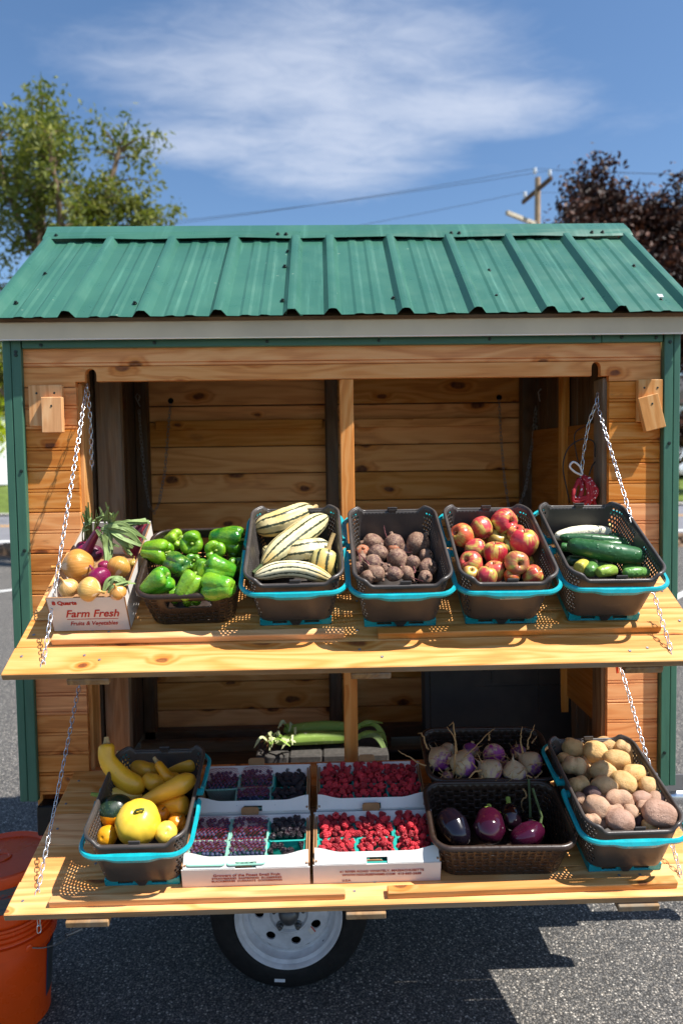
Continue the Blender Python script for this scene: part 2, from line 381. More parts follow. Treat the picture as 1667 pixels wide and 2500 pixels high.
# ------------------------------------------------------------------ ground and far setting
def sheet(name, pts, z, mat, **k):
    b = MB(); b.add([(x, y, z) for x, y in pts], [tuple(range(len(pts)))]); return b.build(name, mat, **k)
sheet('ground', [(-400, -60), (400, -60), (400, 700), (-400, 700)], 0, 'grass', label='rough grass ground reaching the horizon behind the road', cat='ground', kind='structure')
sheet('parking_lot', [(-40, -40), (40, -40), (40, 13.6), (-40, 13.6)], .006, 'asphalt', label='worn speckled asphalt parking lot under the trailer', cat='parking lot', kind='structure')
sheet('stony_verge', [(-60, 13.6), (60, 13.6), (60, 17.0), (-60, 17.0)], .010, 'soil', label='brown stony verge between parking lot and road', cat='verge', kind='structure')
sheet('road', [(-200, 17.0), (200, 17.0), (200, 31), (-200, 31)], .014, 'road', label='grey two lane road behind the trailer', cat='road', kind='structure')
sheet('edge_line', [(-200, 17.5), (200, 17.5), (200, 18.0), (-200, 18.0)], .018, 'whiteline', label='white painted line along the near road edge', cat='road marking', kind='structure')
for a in (23.8, 24.35): sheet('centre_line', [(-200, a), (200, a), (200, a+.25), (-200, a+.25)], .018, 'yellowline', label='yellow centre line, %s of the pair' % ('nearer' if a < 24 else 'farther'), cat='road marking', kind='structure')
sheet('sidewalk', [(-200, 31), (200, 31), (200, 33), (-200, 33)], .10, 'concrete', label='pale concrete sidewalk beyond the road', cat='sidewalk', kind='structure')
sheet('bay_line', [(-5.62, 8.55), (-5.5, 8.5), (-3.9, 10.0), (-4.05, 10.06)], .011, 'whiteline', label='white parking bay line slanting across the asphalt on the left', cat='road marking', kind='structure')
sheet('bay_line', [(4.3, 6.9), (4.42, 6.86), (6.9, 9.7), (6.78, 9.75)], .011, 'whiteline', label='white parking bay line slanting across the asphalt on the right', cat='road marking', kind='structure')
b = MB(); R_ = random.Random(3)
for i in range(150):
    x = R_.uniform(-11, 11); y = R_.uniform(13.8, 14.9); s_ = R_.uniform(.10, .24)
    b.box((x, y, s_*.3), (s_*2, s_*1.4, s_*1.5), RZ(R_.uniform(0, 180)) @ RX(R_.uniform(-25, 25)), bev=s_*.35)
b.build('verge_stones', 'soil', label='row of brown stones along the verge', cat='stones', kind='stuff')
# bank behind the road
b = MB(); nx = 60
rows = [(33, .1), (38, .5), (46, 1.2), (60, 1.6), (90, 1.8)]
vs = [(-120+240*i/nx, y+1.2*sin(i*.9), z+.25*sin(i*1.7)+(.0 if j else -.1)) for j, (y, z) in enumerate(rows) for i in range(nx+1)]
b.add(vs, [(j*(nx+1)+i, j*(nx+1)+i+1, (j+1)*(nx+1)+i+1, (j+1)*(nx+1)+i) for j in range(len(rows)-1) for i in range(nx)])
b.build('grass_bank', 'grass', smooth='all', label='grassy bank rising beyond the road', cat='bank', kind='structure')
def house(name, label, x, y, w, d, h, M0=None):
    t = thing(name, label, 'house', T((x, y, 1.3)))
    b = MB(); n = int(h/.14)
    for k in range(n): b.box((0, -.012*(k % 2)*0-.0, .07+k*.14), (w, d, .139), None); b.box((0, -d/2-.008, .03+k*.14), (w, .012, .05))
    b.build('wall', 'clapboard', t)
    b = MB(); b.prism([(-w/2-.3, h), (w/2+.3, h), (0, h+w*.32)], d+.6, T((0, -d/2-.3, 0))); b.build('roof', 'shingle', t)
    for i in range(3):
        xx = -w/2+w*(i+.5)/3; f = MB(); f.box((xx, -d/2-.02, h*.55), (1.05, .06, 1.5)); fo = f.build('window', 'drip', t)
        g = MB(); g.box((xx, -d/2-.055, h*.55), (.85, .012, 1.3)); g.build('pane', 'glass', fo)
    b = MB(); b.box((0, -d/2-1.0, .35), (w*.9, 1.8, .12))
    b.box((0, -d/2-1.85, 1.2), (w*.9, .05, .06)); b.box((0, -d/2-1.85, .55), (w*.9, .05, .06))
    for i in range(30): b.box((-w*.45+w*.9*i/29, -d/2-1.85, .85), (.05, .04, .75))
    b.build('porch_rail', 'drip', t)
house('white_house', 'white clapboard house with a railed porch glimpsed left of the trailer', -27, 50, 9, 7, 5)
house('white_house', 'white clapboard house partly seen beyond the right corner of the trailer', 28.5, 52, 9, 7, 5)

# ------------------------------------------------------------------ trees
def tree(name, label, base, limbs, leafmat, nleaf, lsize, clump, seed, aspect=1.0, spread=.5, inner=.35, droop=.0):
    """limbs: list of (points, r0, r1); leaves cluster round twigs grown off the limb ends."""
    R_ = random.Random(seed); t = thing(name, label, 'tree', T(base)); tr = MB(); tips = []
    for P, r0, r1, tw in limbs:
        Q = catmull(P, max(6, 3*len(P))); n = len(Q); tr.tube(Q, [r0+(r1-r0)*i/(n-1) for i in range(n)], 9)
        for i in range(tw):
            k = R_.uniform(inner, 1.0); p = V(lerp(Q, k)); dr = V((R_.gauss(0, 1), R_.gauss(0, 1), R_.gauss(.25-droop, .7))).normalized()
            L = spread*R_.uniform(.5, 1.25); e = p+dr*L; m = p+dr*L*.5+V((0, 0, .1*L)); tr.tube([p, m, e], [max(.012, r1*.8), .012, .006], 5)
            tips += [e, m, e+V((R_.gauss(0, .3), R_.gauss(0, .3), R_.gauss(0, .2)))*L*.6]
    tr.build('trunk', 'bark', t, smooth=True)
    b = MB()
    for i in range(nleaf):
        c = R_.choice(tips); p = c+V((R_.gauss(0, 1), R_.gauss(0, 1), R_.gauss(0, .8)))*clump
        s_ = lsize*R_.uniform(.6, 1.3); q = Quaternion((R_.gauss(0, 1), R_.gauss(0, 1), R_.gauss(0, 1), R_.gauss(0, 1))); q.normalize()
        b.add([p+q @ V(w)*s_ for w in ((-.5*aspect, 0, 0), (0, -.28, .05), (.5*aspect, 0, 0), (0, .28, .05))], [(0, 1, 2, 3)])
    b.mesh
    link('crown', b.mesh('crown', leafmat, fixn=False), t); return t
LT = [([(0, 0, 0), (.1, 0, 2), (.35, .1, 3.6), (.25, .1, 4.6)], .26, .15, 0),
      ([(.3, .1, 4.2), (.5, .2, 5.4), (.55, .3, 6.8), (.7, .2, 8.0)], .13, .03, 34), ([(.3, .1, 4.0), (1.1, .3, 5.0), (1.8, .5, 6.3), (2.3, .6, 7.6)], .13, .03, 36),
      ([(.3, .1, 3.9), (1.3, -.2, 4.6), (2.3, -.2, 5.3), (3.0, -.1, 5.6)], .09, .025, 34), ([(.25, 0, 3.7), (-.6, .3, 4.8), (-1.5, .4, 5.9), (-2.0, .3, 7.0)], .12, .03, 34),
      ([(.2, .1, 3.3), (-.9, -.2, 4.1), (-2.2, -.3, 4.6)], .08, .02, 22), ([(.9, .3, 4.8), (1.3, -.5, 6.0), (1.2, -.8, 7.3)], .07, .02, 26), ([(1.0, .2, 4.7), (2.0, .8, 5.6), (2.9, 1.0, 6.5)], .07, .02, 26),
      ([(.5, .2, 5.6), (-.3, .5, 6.8), (-.6, .5, 8.2)], .06, .02, 26), ([(.1, 0, 2.6), (-.5, -.2, 3.3), (-.9, -.3, 3.6)], .05, .015, 12)]
tree('airy_tree', 'tall airy olive green tree rising behind the left end of the roof', (-5.9, 12.2, 0), [([(x*.86-(.15 if z > 3 else 0), y, z*1.11) for x, y, z in P], a*1.15, c*1.3, n_+2) for P, a, c, n_ in LT], 'leafgreen', 19000, .10, .15, 11, 1.5, .72)
RT = [([(0, 0, 0), (0, 0, 2.4), (.1, 0, 3.6)], .3, .22, 0)]
R_ = random.Random(5)
for i in range(15):
    a = i*2.4; h = .45+.55*((i*.618) % 1); e = V((cos(a)*2.3*(1.1-h*.55), sin(a)*2.0*(1.1-h*.55), 3.0+5.3*h*1.02)); RT.append(([(0, 0, 2.6+h*1.2), e*.5+V((0, 0, 2.0)), e], .1, .03, 24))
RT.append(([(0, 0, 4), (-1.4, 0, 5.6), (-2.2, -.2, 6.9)], .08, .03, 26)); RT.append(([(0, 0, 3.2), (-1.6, .2, 4.5), (-2.7, 0, 5.6)], .08, .03, 26)); RT.append(([(0, 0, 3), (-1.5, -.4, 4.4), (-2.5, -.5, 6.2)], .08, .03, 30)); RT.append(([(0, 0, 3), (-.9, -.8, 4.6), (-1.5, -1.2, 7.2)], .08, .03, 30)); RT.append(([(0, 0, 5), (-.3, 0, 7), (-.7, 0, 8.6)], .08, .03, 26))
tree('purple_maple', 'dense dark purple maple tree behind the right end of the roof', (7.35, 15.2, 0), [([(x*1.12, y*1.0, z*1.0) for x, y, z in map(tuple, P)], a, c, n_) for P, a, c, n_ in RT], 'leafpurple', 120000, .135, .22, 21, 1.0, .62, .40)
def bushy(name, label, base, h, w, mat, n, ls, seed):
    R_ = random.Random(seed); L = [([(0, 0, 0), (0, 0, h*.35)], .12*h/5, .09*h/5, 0)]
    for i in range(11):
        a = i*2.4; u = .3+.7*((i*.618+.2) % 1); L.append(([(0, 0, h*.25), (cos(a)*w*.3, sin(a)*w*.3, h*.5), (cos(a)*w*.5*(1.15-u*.6), sin(a)*w*.5*(1.15-u*.6), h*(.35+.6*u))], .06, .02, 20))
    return tree(name, label, base, L, mat, n, ls, .09*w, seed, 1.1, w*.16, .5)
bushy('yellow_green_tree', 'bright yellow green tree left of the airy tree trunk', (-13.6, 25, 0), 9.4, 5.2, 'leafyellow', 7000, .26, 31)
bushy('yellow_green_tree', 'bright yellow green tree on the bank in front of the white house', (-23.5, 43, 1), 6.4, 6.0, 'leafyellow', 5000, .3, 32)
bushy('dark_shrub', 'dark purple shrub seen past the right corner post', (19.5, 37, .6), 5.2, 5.0, 'leafpurple', 4500, .3, 33)
# ------------------------------------------------------------------ utility pole with its wires
t = thing('utility_pole', 'weathered wooden utility pole with two crossarms above the roof', 'utility pole', T((7.1, 21.6, 0)))
MB().tube([(0, 0, 0), (.0, 0, 6), (.03, 0, 11.35)], [.15, .12, .09], 14).build('shaft', 'pole', t, smooth=True)
def arm(n, a, c, mat): 
    a, c = V(a), V(c); L = (c-a).length; q = (c-a).to_track_quat('X', 'Z').to_matrix().to_4x4(); MB().box((0, 0, 0), (L, .10, .13), bev=.01).build(n, mat, t, M=T((a+c)/2) @ q)
arm('crossarm', (-.17, 1.05, 10.95), (.17, -.98, 10.95), 'polearm'); arm('crossarm', (-1.28, -1.1, 9.85), (.1, .1, 9.85), 'polearm2')
INS = [(-.14, .9, 11.01), (.15, -.86, 11.01), (-.07, -.02, 11.42)]
for p in INS: MB().lathe([(.01, 0), (.02, .06), (.06, .08), (.065, .13), (.045, .15), (.06, .17), (.055, .23), (.0, .25)], 12).build('insulator', 'porcelain', t, M=T(p), smooth=True)
MB().tube([(-.03, -.1, 9.9), (-.2, -.35, 9.5), (0, -.12, 9.25)], .018, 6).build('brace', 'wire', t)
far = [V((-36, 33.5, 10.7)), V((-36, 25.2, 10.7)), V((-36, 27.5, 10.9))]
for i, p in enumerate(INS):
    a = V((7.1, 21.6, .22))+V(p); e = far[i]; pts = [a+(e-a)*k/24-V((0, 0, 1.15*4*(k/24)*(1-k/24))) for k in range(25)]
    e2 = V((44, 17+i*1.5, 11.2+.3*i)); pts2 = [a+(e2-a)*k/20-V((0, 0, .7*4*(k/20)*(1-k/20))) for k in range(21)]
    MB().tube(pts, .008, 5).tube(pts2, .006, 5).build('power_line', 'wire', smooth=True, label=['thin power line on the far end of the upper crossarm', 'thin power line on the near end of the upper crossarm', 'thin power line on the very top of the utility pole'][i], cat='cable', group='power lines at the pole')

# ------------------------------------------------------------------ the trailer
TR = thing('market_trailer', 'small wooden farm stand trailer with green metal roof and fold-down shelves', 'trailer', T((.045, .5, 0)))
TRI = T((-.045, -.5, 0))
def part(name, bld, mat, M=None, sm=False, par=None, **k): return bld.build(name, mat, par or TR, sm, (TRI if par is None else Matrix()) @ (M or Matrix()), **k)
def plank(name, mat, c, d, axis='x', par=None, bev=.002, extra=None, **k):
    """Box of world size d centred at c whose grain runs along the given axis."""
    x, y, z = d
    if axis == 'x': M, s_ = Matrix(), (x, y, z)
    elif axis == 'z': M, s_ = RY(-90), (z, y, x)
    else: M, s_ = RZ(90), (y, x, z)
    return part(name, MB().box((0, 0, 0), s_, bev=bev), mat, T(c) @ (extra or Matrix()) @ M, par=par, **k)
def siding(x0, x1, z0, z1, bead=True, y=0., mat='siding'):
    h = z1-z0; prof = [(.004, 0), (0, .003)]
    def gr(z): return [(0, z-.002), (.0045, z), (0, z+.002)]
    prof += gr(.011)
    if bead and h > .1: prof += gr(h/2-.0015)+gr(h/2+.0085)
    prof += [(0, h-.0035), (.004, h-.0005), (.019, h-.0005), (.019, 0)]
    n = len(prof); L = x1-x0; b = MB()
    b.add([(-L/2, a, z-h/2) for a, z in prof]+[(L/2, a, z-h/2) for a, z in prof], [tuple(range(n-1, -1, -1)), tuple(range(n, 2*n))]+[(i, (i+1) % n, (i+1) % n+n, i+n) for i in range(n)])
    return part('siding_board', b, mat, T(((x0+x1)/2, y+random.uniform(-.0008, .0008), (z0+z1)/2)))
siding(-.966, 1.055, 2.126, 2.2, False)
k = MB(); P = [(-.966, 2.063), (-.806, 2.063), (-.806, 2.079), (-.776, 2.079)]
P += [(-.7575-.0185*cos(pi*i/8), 2.098+.0215*sin(pi*i/8)) for i in range(9)]+[(-.739, 2.0795), (.832, 2.0795)]
P += [(.847-.015*cos(pi*i/8), 2.105+.019*sin(pi*i/8)) for i in range(9)]+[(.862, 2.079), (.889, 2.079), (.889, 2.063), (1.055, 2.063), (1.055, 2.1245), (-.966, 2.1245)]
k.prism([(x-.045, z-2.1) for x, z in P], .024); part('siding_board', k, 'siding', T((.045, 0, 2.1)))
for j in range(10):
    z1 = 2.062-.1312*j
    siding(-.966, -.804, max(z1-.1312, .742), z1, mat='sidingworn' if j > 3 else 'siding'); siding(.890, 1.055, max(z1-.1312, .742), z1)
# green corner boards, eave trim, flashing
for x0, x1, y in ((-1.0205, -.9955, -.0205), (-.9935, -.9635, -.022), (1.0575, 1.0865, -.022), (1.0885, 1.1095, -.0205)):
    plank('corner_trim', 'greentrim', ((x0+x1)/2, y/2-.001, 1.472), (x1-x0, abs(y)-.002, 1.468), 'z')
for x in (-1.0105, 1.1): plank('corner_trim', 'greentrim', (x, .055, 1.47), (.019, .10, 1.46), 'z')
plank('eave_trim', 'greentrim', (-.052, -.0125, 2.194), (1.815, .019, .027)); plank('eave_trim', 'greentrim', (.955, -.0115, 2.195), (.196, .019, .027))
part('fascia', MB().box((0, 0, 0), (2.18, .004, .062)), 'fascia', T((.045, -.049, 2.234)) @ RX(-6))
part('drip_edge', MB().box((0, 0, 0), (2.182, .010, .007), bev=.002), 'drip', T((.045, -.048, 2.2035)))
part('soffit', MB().box((0, 0, 0), (2.17, .05, .006)), 'greentrim', T((.045, -.022, 2.2145)))
b = MB()
for x, z in ((-.90, 2.19), (-.55, 2.194), (-.20, 2.194), (.15, 2.194), (.5, 2.195), (.83, 2.195), (.92, 2.196), (1.03, 2.195), (-.978, 2.17), (-.978, 2.16), (-.975, 1.80), (-.975, 1.55), (1.075, 2.18), (1.075, 1.86), (1.072, 1.38), (1.07, .85)): b.lathe([(.0055, 0), (.005, .003), (0, .0035)], 8, T((x, -.0225, z)) @ RX(90))
part('trim_screws', b, 'screw', kind='stuff')
# roof
SL = math.atan2(.386, .51); RL = .638
RM = T((0, -.08, 2.262)) @ Matrix.Rotation(SL, 4, 'X')
def prof_x(x0, x1, majors, minors, z0):
    pts = [(x0, z0)]
    ev = sorted([(m, 1) for m in majors]+[(m, 0) for m in minors])
    for m, big in ev:
        for dx, h in (((-.027, 0), (-.012, .019), (-.004, .0205), (.004, .0205), (.012, .019), (.027, 0)) if big else ((-.018, 0), (-.009, .0035), (.009, .0035), (.018, 0))):
            x = m+dx
            if pts[-1][0]+.0005 < x < x1: pts.append((x, z0+h))
    pts.append((x1, z0)); return pts
def sheet_roof(x0, x1, maj, M, name='roof_sheet', z0=0.):
    mins = [a+(b_-a)*f for a, b_ in zip(maj, maj[1:]) if b_-a > .17 for f in (.37, .63)]
    pr = prof_x(x0, x1, maj, mins, z0); b = MB(); n = len(pr); RR = random.Random(2)
    b.add([(x, 0+RR.uniform(-.0025, .0025), z) for x, z in pr]+[(x, RL*.45, z+.0) for x, z in pr]+[(x, RL, z) for x, z in pr], [(r*n+i, r*n+i+1, (r+1)*n+i+1, (r+1)*n+i) for r in range(2) for i in range(n-1)])
    o = part(name, b, 'roof', M); md = o.modifiers.new('thick', 'SOLIDIFY'); md.thickness = .0012; md.offset = -1; return o
LM = [-1.027, -.799, -.574, -.343, -.120]; RMj = [.006, .229, .449, .672, .892, 1.118]
sheet_roof(-1.045, -.085, LM, RM); sheet_roof(-.137, 1.137, [-.1195]+RMj, RM, z0=.0018)
RB = T((0, 1.08, 2.262)) @ RZ(180) @ Matrix.Rotation(SL, 4, 'X')
sheet_roof(-1.137, 1.045, [-1.118+.2236*i for i in range(10)], RB)
part('roof_light_block', MB().box((.045, RL/2, -.016), (2.15, RL-.03, .012)), 'darkwood', RM); part('roof_light_block', MB().box((-.045, RL/2, -.016), (2.15, RL-.03, .012)), 'darkwood', RB)  # unseen boards added under the roof sheets to block light
b = MB(); pr = [(.408, 2.652), (.418, 2.664), (.436, 2.681), (.442, 2.687), (.497, 2.7265), (.503, 2.7265), (.558, 2.687), (.564, 2.681), (.582, 2.664), (.592, 2.652)]; n = len(pr)
xs = [-1.046+2.186*i/12 for i in range(13)]
b.add([(x+(-.012 if 3 < j < 6 and i == 0 else 0), y, z+(.003*sin(i*2.1) if j < 2 else 0)) for i, x in enumerate(xs) for j, (y, z) in enumerate(pr)], [(i*n+j, i*n+j+1, (i+1)*n+j+1, (i+1)*n+j) for i in range(12) for j in range(n-1)])
o = part('ridge_cap', b, 'roof'); md = o.modifiers.new('thick', 'SOLIDIFY'); md.thickness = .0012
b = MB()
for x, v in ((-.98, .10), (-.955, .33), (-.61, .09), (-.15, .10), (-.152, .38), (.2, .11), (.53, .12), (.545, .33), (.80, .09), (1.045, .08), (1.055, .36), (-.145, .52)): b.lathe([(.008, 0), (.008, .002), (.0045, .0025), (.0045, .007), (0, .0075)], 6, RM @ T((x, v, .002)))
for x in (-1.0, -.185, -.155, .46, .49, .99, 1.03): b.lathe([(.008, 0), (.008, .002), (.0045, .0025), (.0045, .007), (0, .0075)], 6, T((x, .423, 2.668)) @ RX(42))
part('roof_screws', b, 'screw', kind='stuff')
part('sticker', MB().box((0, 0, 0), (.03, .022, .0006)), 'drip', RM @ T((1.05, .115, .0028)) @ RZ(-8))
for x in (-.985, 1.075):
    part('gable_wall', MB().prism([(-.5, 2.2), (.5, 2.2), (0, 2.63)], .02, T((x, .5, 0)) @ RZ(90)), 'siding')
# opening: jambs, centre post, studs, walls
plank('mullion', 'siding', (.0475, .046, 1.33), (.0435, .09, 1.496), 'z')
plank('jamb', 'cleatwood', (-.811, .052, 1.41), (.036, .062, 1.33), 'z'); plank('jamb', 'greywood', (.897, .06, 1.41), (.040, .08, 1.33), 'z')
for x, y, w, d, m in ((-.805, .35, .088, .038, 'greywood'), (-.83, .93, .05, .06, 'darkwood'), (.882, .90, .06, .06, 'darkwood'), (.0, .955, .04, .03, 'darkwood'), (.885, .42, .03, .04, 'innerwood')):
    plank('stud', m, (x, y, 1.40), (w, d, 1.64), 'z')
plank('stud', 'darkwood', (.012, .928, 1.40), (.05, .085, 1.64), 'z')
# side walls as upright boards; a gap is left in the left wall
def sidewall(x, ys, mat):
    for a, c in zip(ys, ys[1:]):
        if c-a < .03: continue
        plank('wall_board', mat, (x, (a+c)/2, 1.42), (.018, c-a-.003, 1.62), 'z')
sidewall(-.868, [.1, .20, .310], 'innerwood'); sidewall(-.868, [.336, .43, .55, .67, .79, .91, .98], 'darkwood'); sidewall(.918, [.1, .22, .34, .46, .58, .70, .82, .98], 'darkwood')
sidewall(-.985, [.05, .17, .31], 'siding'); sidewall(-.985, [.334, .45, .57, .69, .81, .93, 1.0], 'siding'); sidewall(1.07, [.05, .17, .29, .41, .53, .65, .77, .89, 1.0], 'siding')
plank('light_gap_backing', 'darkwood', (.04, 1.006, 1.45), (1.95, .008, 1.75))  # unseen sheet added behind the back boards to stop light through their gaps
part('plywood_panel', MB().prism([(-.40, -.70), (.40, -.70), (.40, .345), (-.40, .325)], .012), 'plywood', T((.905, .49, 1.61)) @ RZ(90))
zs = [.60, .694, .825, .955, 1.085, 1.215, 1.345, 1.42, 1.525, 1.654, 1.784, 1.907, 2.0205, 2.0916, 2.2065, 2.33]
for a, c in zip(zs, zs[1:]):
    for x0, x1 in ((-.86, -.002), (.0, .93)):
        plank('back_board', 'innerwood', ((x0+x1)/2, .988+(.008 if a == 2.0205 else 0)-(.012 if a == 2.0916 else 0), (a+c)/2), (x1-x0, .018, c-a-.004), bev=.003)
plank('ledge_strip', 'innerwood', (-.405, .965, 2.003), (.75, .022, .042)); plank('ledge_strip', 'innerwood', (.42, .965, 2.003), (.72, .022, .036))
for x, z in ((-.71, 2.115), (.772, 2.112)): part('chain_slot', MB().lathe([(0, 0), (.013, 0)], 14, RX(90)), 'nearblack', T((x, .9655, z)))  # flat black disc, the dark inside of each hole put into its colour
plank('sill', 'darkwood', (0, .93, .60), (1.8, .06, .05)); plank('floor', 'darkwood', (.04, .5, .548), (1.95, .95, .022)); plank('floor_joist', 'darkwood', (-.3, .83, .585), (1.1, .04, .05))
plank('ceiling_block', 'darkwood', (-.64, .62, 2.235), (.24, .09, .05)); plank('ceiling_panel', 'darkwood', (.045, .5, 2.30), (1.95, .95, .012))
plank('front_apron', 'siding', (.045, .03, .79), (1.7, .03, .06))
# chassis
for y in (.07, .9): part('chassis_rail', MB().box((0, 0, 0), (2.08, .05, .10), bev=.004), 'black', T((.045, y, .475)))
for x in (-.9, -.4, .3, 1.0): part('crossmember', MB().box((0, 0, 0), (.05, .80, .07)), 'black', T((x, .485, .475)))
part('axle', MB().tube([(-.172, .10, .277), (-.172, 1.0, .277)], .025, 10), 'black')
for x in (-.96,): part('bumper_bracket', MB().box((0, 0, 0), (.14, .06, .10), bev=.004).box((.05, -.02, -.03), (.03, .03, .16)), 'black', T((x+.05, .035, .66)))
part('tongue', MB().box((0, 0, 0), (.9, .07, .07), bev=.006).box((-.28, 0, .06), (.2, .3, .05)), 'black', T((1.5, .45, .50)))
part('tongue_plate', MB().box((0, 0, 0), (.16, .20, .008), bev=.002).box((.0, -.1, .03), (.16, .006, .06)), 'galvdull', T((1.20, .33, .605)))
part('jack', MB().tube([(1.20, .30, .555), (1.62, .30, .545)], .030, 20).tube([(1.62, .30, .545), (1.64, .30, .545)], .04, 16), 'galv', sm=True)
# wheels
def wheel(y, flip):
    M = TRI @ T((-.172, y, .277)) @ (RX(90) if not flip else RX(-90))
    w = link('wheel', None, TR, M)                       # local +z points outwards
    MB().lathe([(.172, -.19), (.20, -.195), (.245, -.185), (.268, -.165), (.275, -.14), (.275, -.055), (.268, -.03), (.252, -.012), (.225, -.002), (.20, .001), (.188, -.002), (.180, -.008), (.172, -.014)], 72).build('tyre', 'tyre', w, smooth=50)
    b = MB(); b.lathe([(.170, -.18), (.176, -.012), (.181, -.001), (.1825, .0025), (.180, .004), (.174, -.001), (.170, -.010), (.163, -.014), (.159, -.016), (.157, -.034), (.150, -.042), (.142, -.042), (.136, -.035), (.132, -.034)], 72)
    nh = 7; N = 24
    for s_ in range(nh):                                # disc with round vent holes
        a0, a1 = 2*pi*s_/nh, 2*pi*(s_+1)/nh; out = []
        for i in range(N):
            f = i/N*4; e = int(f); g = f-e; r, a = ((.072, a0+(a1-a0)*g), (.072+.060*g, a1), (.132, a1+(a0-a1)*g), (.132-.060*g, a0))[e]; out.append((r*cos(a), r*sin(a)))
        ac = (a0+a1)/2; cx_, cy_ = .102*cos(ac), .102*sin(ac)
        inn = []
        for x, y_ in out:
            q = atan2(y_-cy_, x-cx_); inn.append((cx_+.0165*cos(q), cy_+.0165*sin(q)))
        h = lambda x, y_: -.034+.012*(1-smooth(.06, .13, sqrt(x*x+y_*y_)))
        b.add([(x, y_, h(x, y_)) for x, y_ in out]+[(x, y_, h(x, y_)+.001) for x, y_ in inn]+[(x, y_, h(x, y_)-.006) for x, y_ in inn], [(i, (i+1) % N, N+(i+1) % N, N+i) for i in range(N)]+[(N+i, N+(i+1) % N, 2*N+(i+1) % N, 2*N+i) for i in range(N)])
    b.lathe([(.072, -.0235), (.066, -.022), (.060, -.030), (.050, -.031), (.0, -.031)], 48)
    b.build('rim', 'rim', w, smooth=35, merge=.0003)
    MB().lathe([(.170, -.06), (0, -.06)], 24).build('brake_drum', 'nearblack', w)
    MB().lathe([(.036, -.031), (.034, -.012), (.028, .004), (.018, .012), (0, .014)], 24).build('hub_cap', 'hub', w, smooth=40)
    for i in range(5):
        a = radians(18+72*i); MB().lathe([(.013, -.031), (.013, -.026), (.0095, -.024), (.0095, -.012), (.006, -.009), (.006, -.003), (0, -.002)], 12).build('lug_nut', 'hub', w, M=T((.052*cos(a), .052*sin(a), 0)))
    if not flip:
        MB().tube([(.118, -.108, -.036), (.128, -.122, -.012)], .006, 8).build('valve', 'nearblack', w)
        MB().box((0, 0, 0), (.036, .011, .0006)).build('sticker', 'drip', w, M=RZ(-4) @ T((-.018, -.222, .0006)))
        MB().box((0, 0, 0), (.030, .020, .0005)).build('warning_label', 'labelpaper', w, M=T((.075, -.062, -.0265)) @ RZ(-52))
        MB().box((0, 0, 0), (.030, .004, .0005)).build('warning_band', 'redink', w, M=T((.075, -.062, -.026)) @ RZ(-52) @ T((0, .007, 0)))
MAT['labelpaper'] = plain('off_white_label', '#c9c6bd', .5, .4, bst=0); MAT['redink'] = plain('red_print', '#b02a22', .6, .3, bst=0); MAT['darkink'] = plain('dark_red_print', '#8e2f28', .6, .3, bst=0); MAT['greyink'] = plain('grey_print', '#55514c', .6, .3, bst=0)
wheel(.06, False); wheel(1.0, True)
# latches
def latch(c, w, h, tc_, tw, th, rot):
    g = link('latch', None, TR, TRI @ T((c[0], 0, c[1])))
    plank('block', 'cleatwood', (0, -.011, 0), (w, .019, h), 'z', par=g); plank('turn_button', 'cleatwood', (tc_[0]-c[0], -.031, tc_[1]-c[1]), (tw, .019, th), 'z', par=g, extra=RY(-rot))
    b = MB()
    for x, z, y in ((-.25*w, h*.3, -.0212), (.28*w, h*.3, -.0212), (tc_[0]-c[0], tc_[1]-c[1]+th*.25, -.0412)): b.lathe([(.0035, 0), (.003, .0006), (0, .0007)], 8, T((x, y, z)) @ RX(90))
    b.build('screws', 'screw', g, kind='stuff')
latch((-.894, 2.0035), .104, .128, (-.868, 1.973), .064, .110, 0); latch((1.0144, 1.9965), .080, .134, (1.0110, 1.957), .067, .110, 14)
# shelves
def shelf(S, seams, cleats, battens, x0=-.854, x1=.986):
    g = link('display_shelf', None, TR, TRI @ S.M)
    for i, (a, c) in enumerate(zip(seams, seams[1:])):
        last = i == len(seams)-2; th = .021 if last else .019
        b = MB().box((0, 0, 0), (x1-x0-(0 if last else .004), c-a-.0015, th), bev=.0022); me = b.mesh('shelf_board', ['shelfwood', 'endgrain'])
        for p in me.polygons:
            if p.normal.y < -.9 and last: p.material_index = 1
        link('shelf_board', me, g, T(((x0+x1)/2, -(a+c)/2, -th/2+random.uniform(-.0012, .0)-(0 if last else .0008))))
    for a, c, v0, v1, rot in cleats: plank('cleat', 'cleatwood', ((a+c)/2, -(v0+v1)/2, .0098), (c-a, v1-v0, .0196), par=g, extra=RZ(rot))
    sc = MB()
    for i_ in range(len(seams)-1):
        for bx_ in (x0+.03, *[(a+c)/2+o_ for a, c in battens for o_ in (-.025, .025)], x1-.03): sc.lathe([(.0042, .0002), (.0036, .0008), (.0012, .0007), (0, .0002)], 8, T((bx_+random.uniform(-.006, .006), -(seams[i_]+seams[i_+1])/2+random.uniform(-.02, .02), 0)))
    sc.build('board_screws', 'galvdull', g, kind='stuff')
    for a, c in battens: plank('batten', 'endgrain', ((a+c)/2, -.31, -.0325), (c-a, .49, .019), 'y', par=g)
    return g
shelf(US, [0, .112, .224, .3365, .4515, .5535], [(-.758, .0186, .4215, .446, .15), (.109, .878, .4205, .446, .5)], [(-.693, -.586), (.033, .136), (.746, .846)])
shelf(LS, [0, .10, .192, .316, .442, .5479], [(-.745, .0095, .510, .530, 0), (.118, .8745, .503, .529, .55)], [(-.70, -.592), (.010, .112), (.712, .819)])
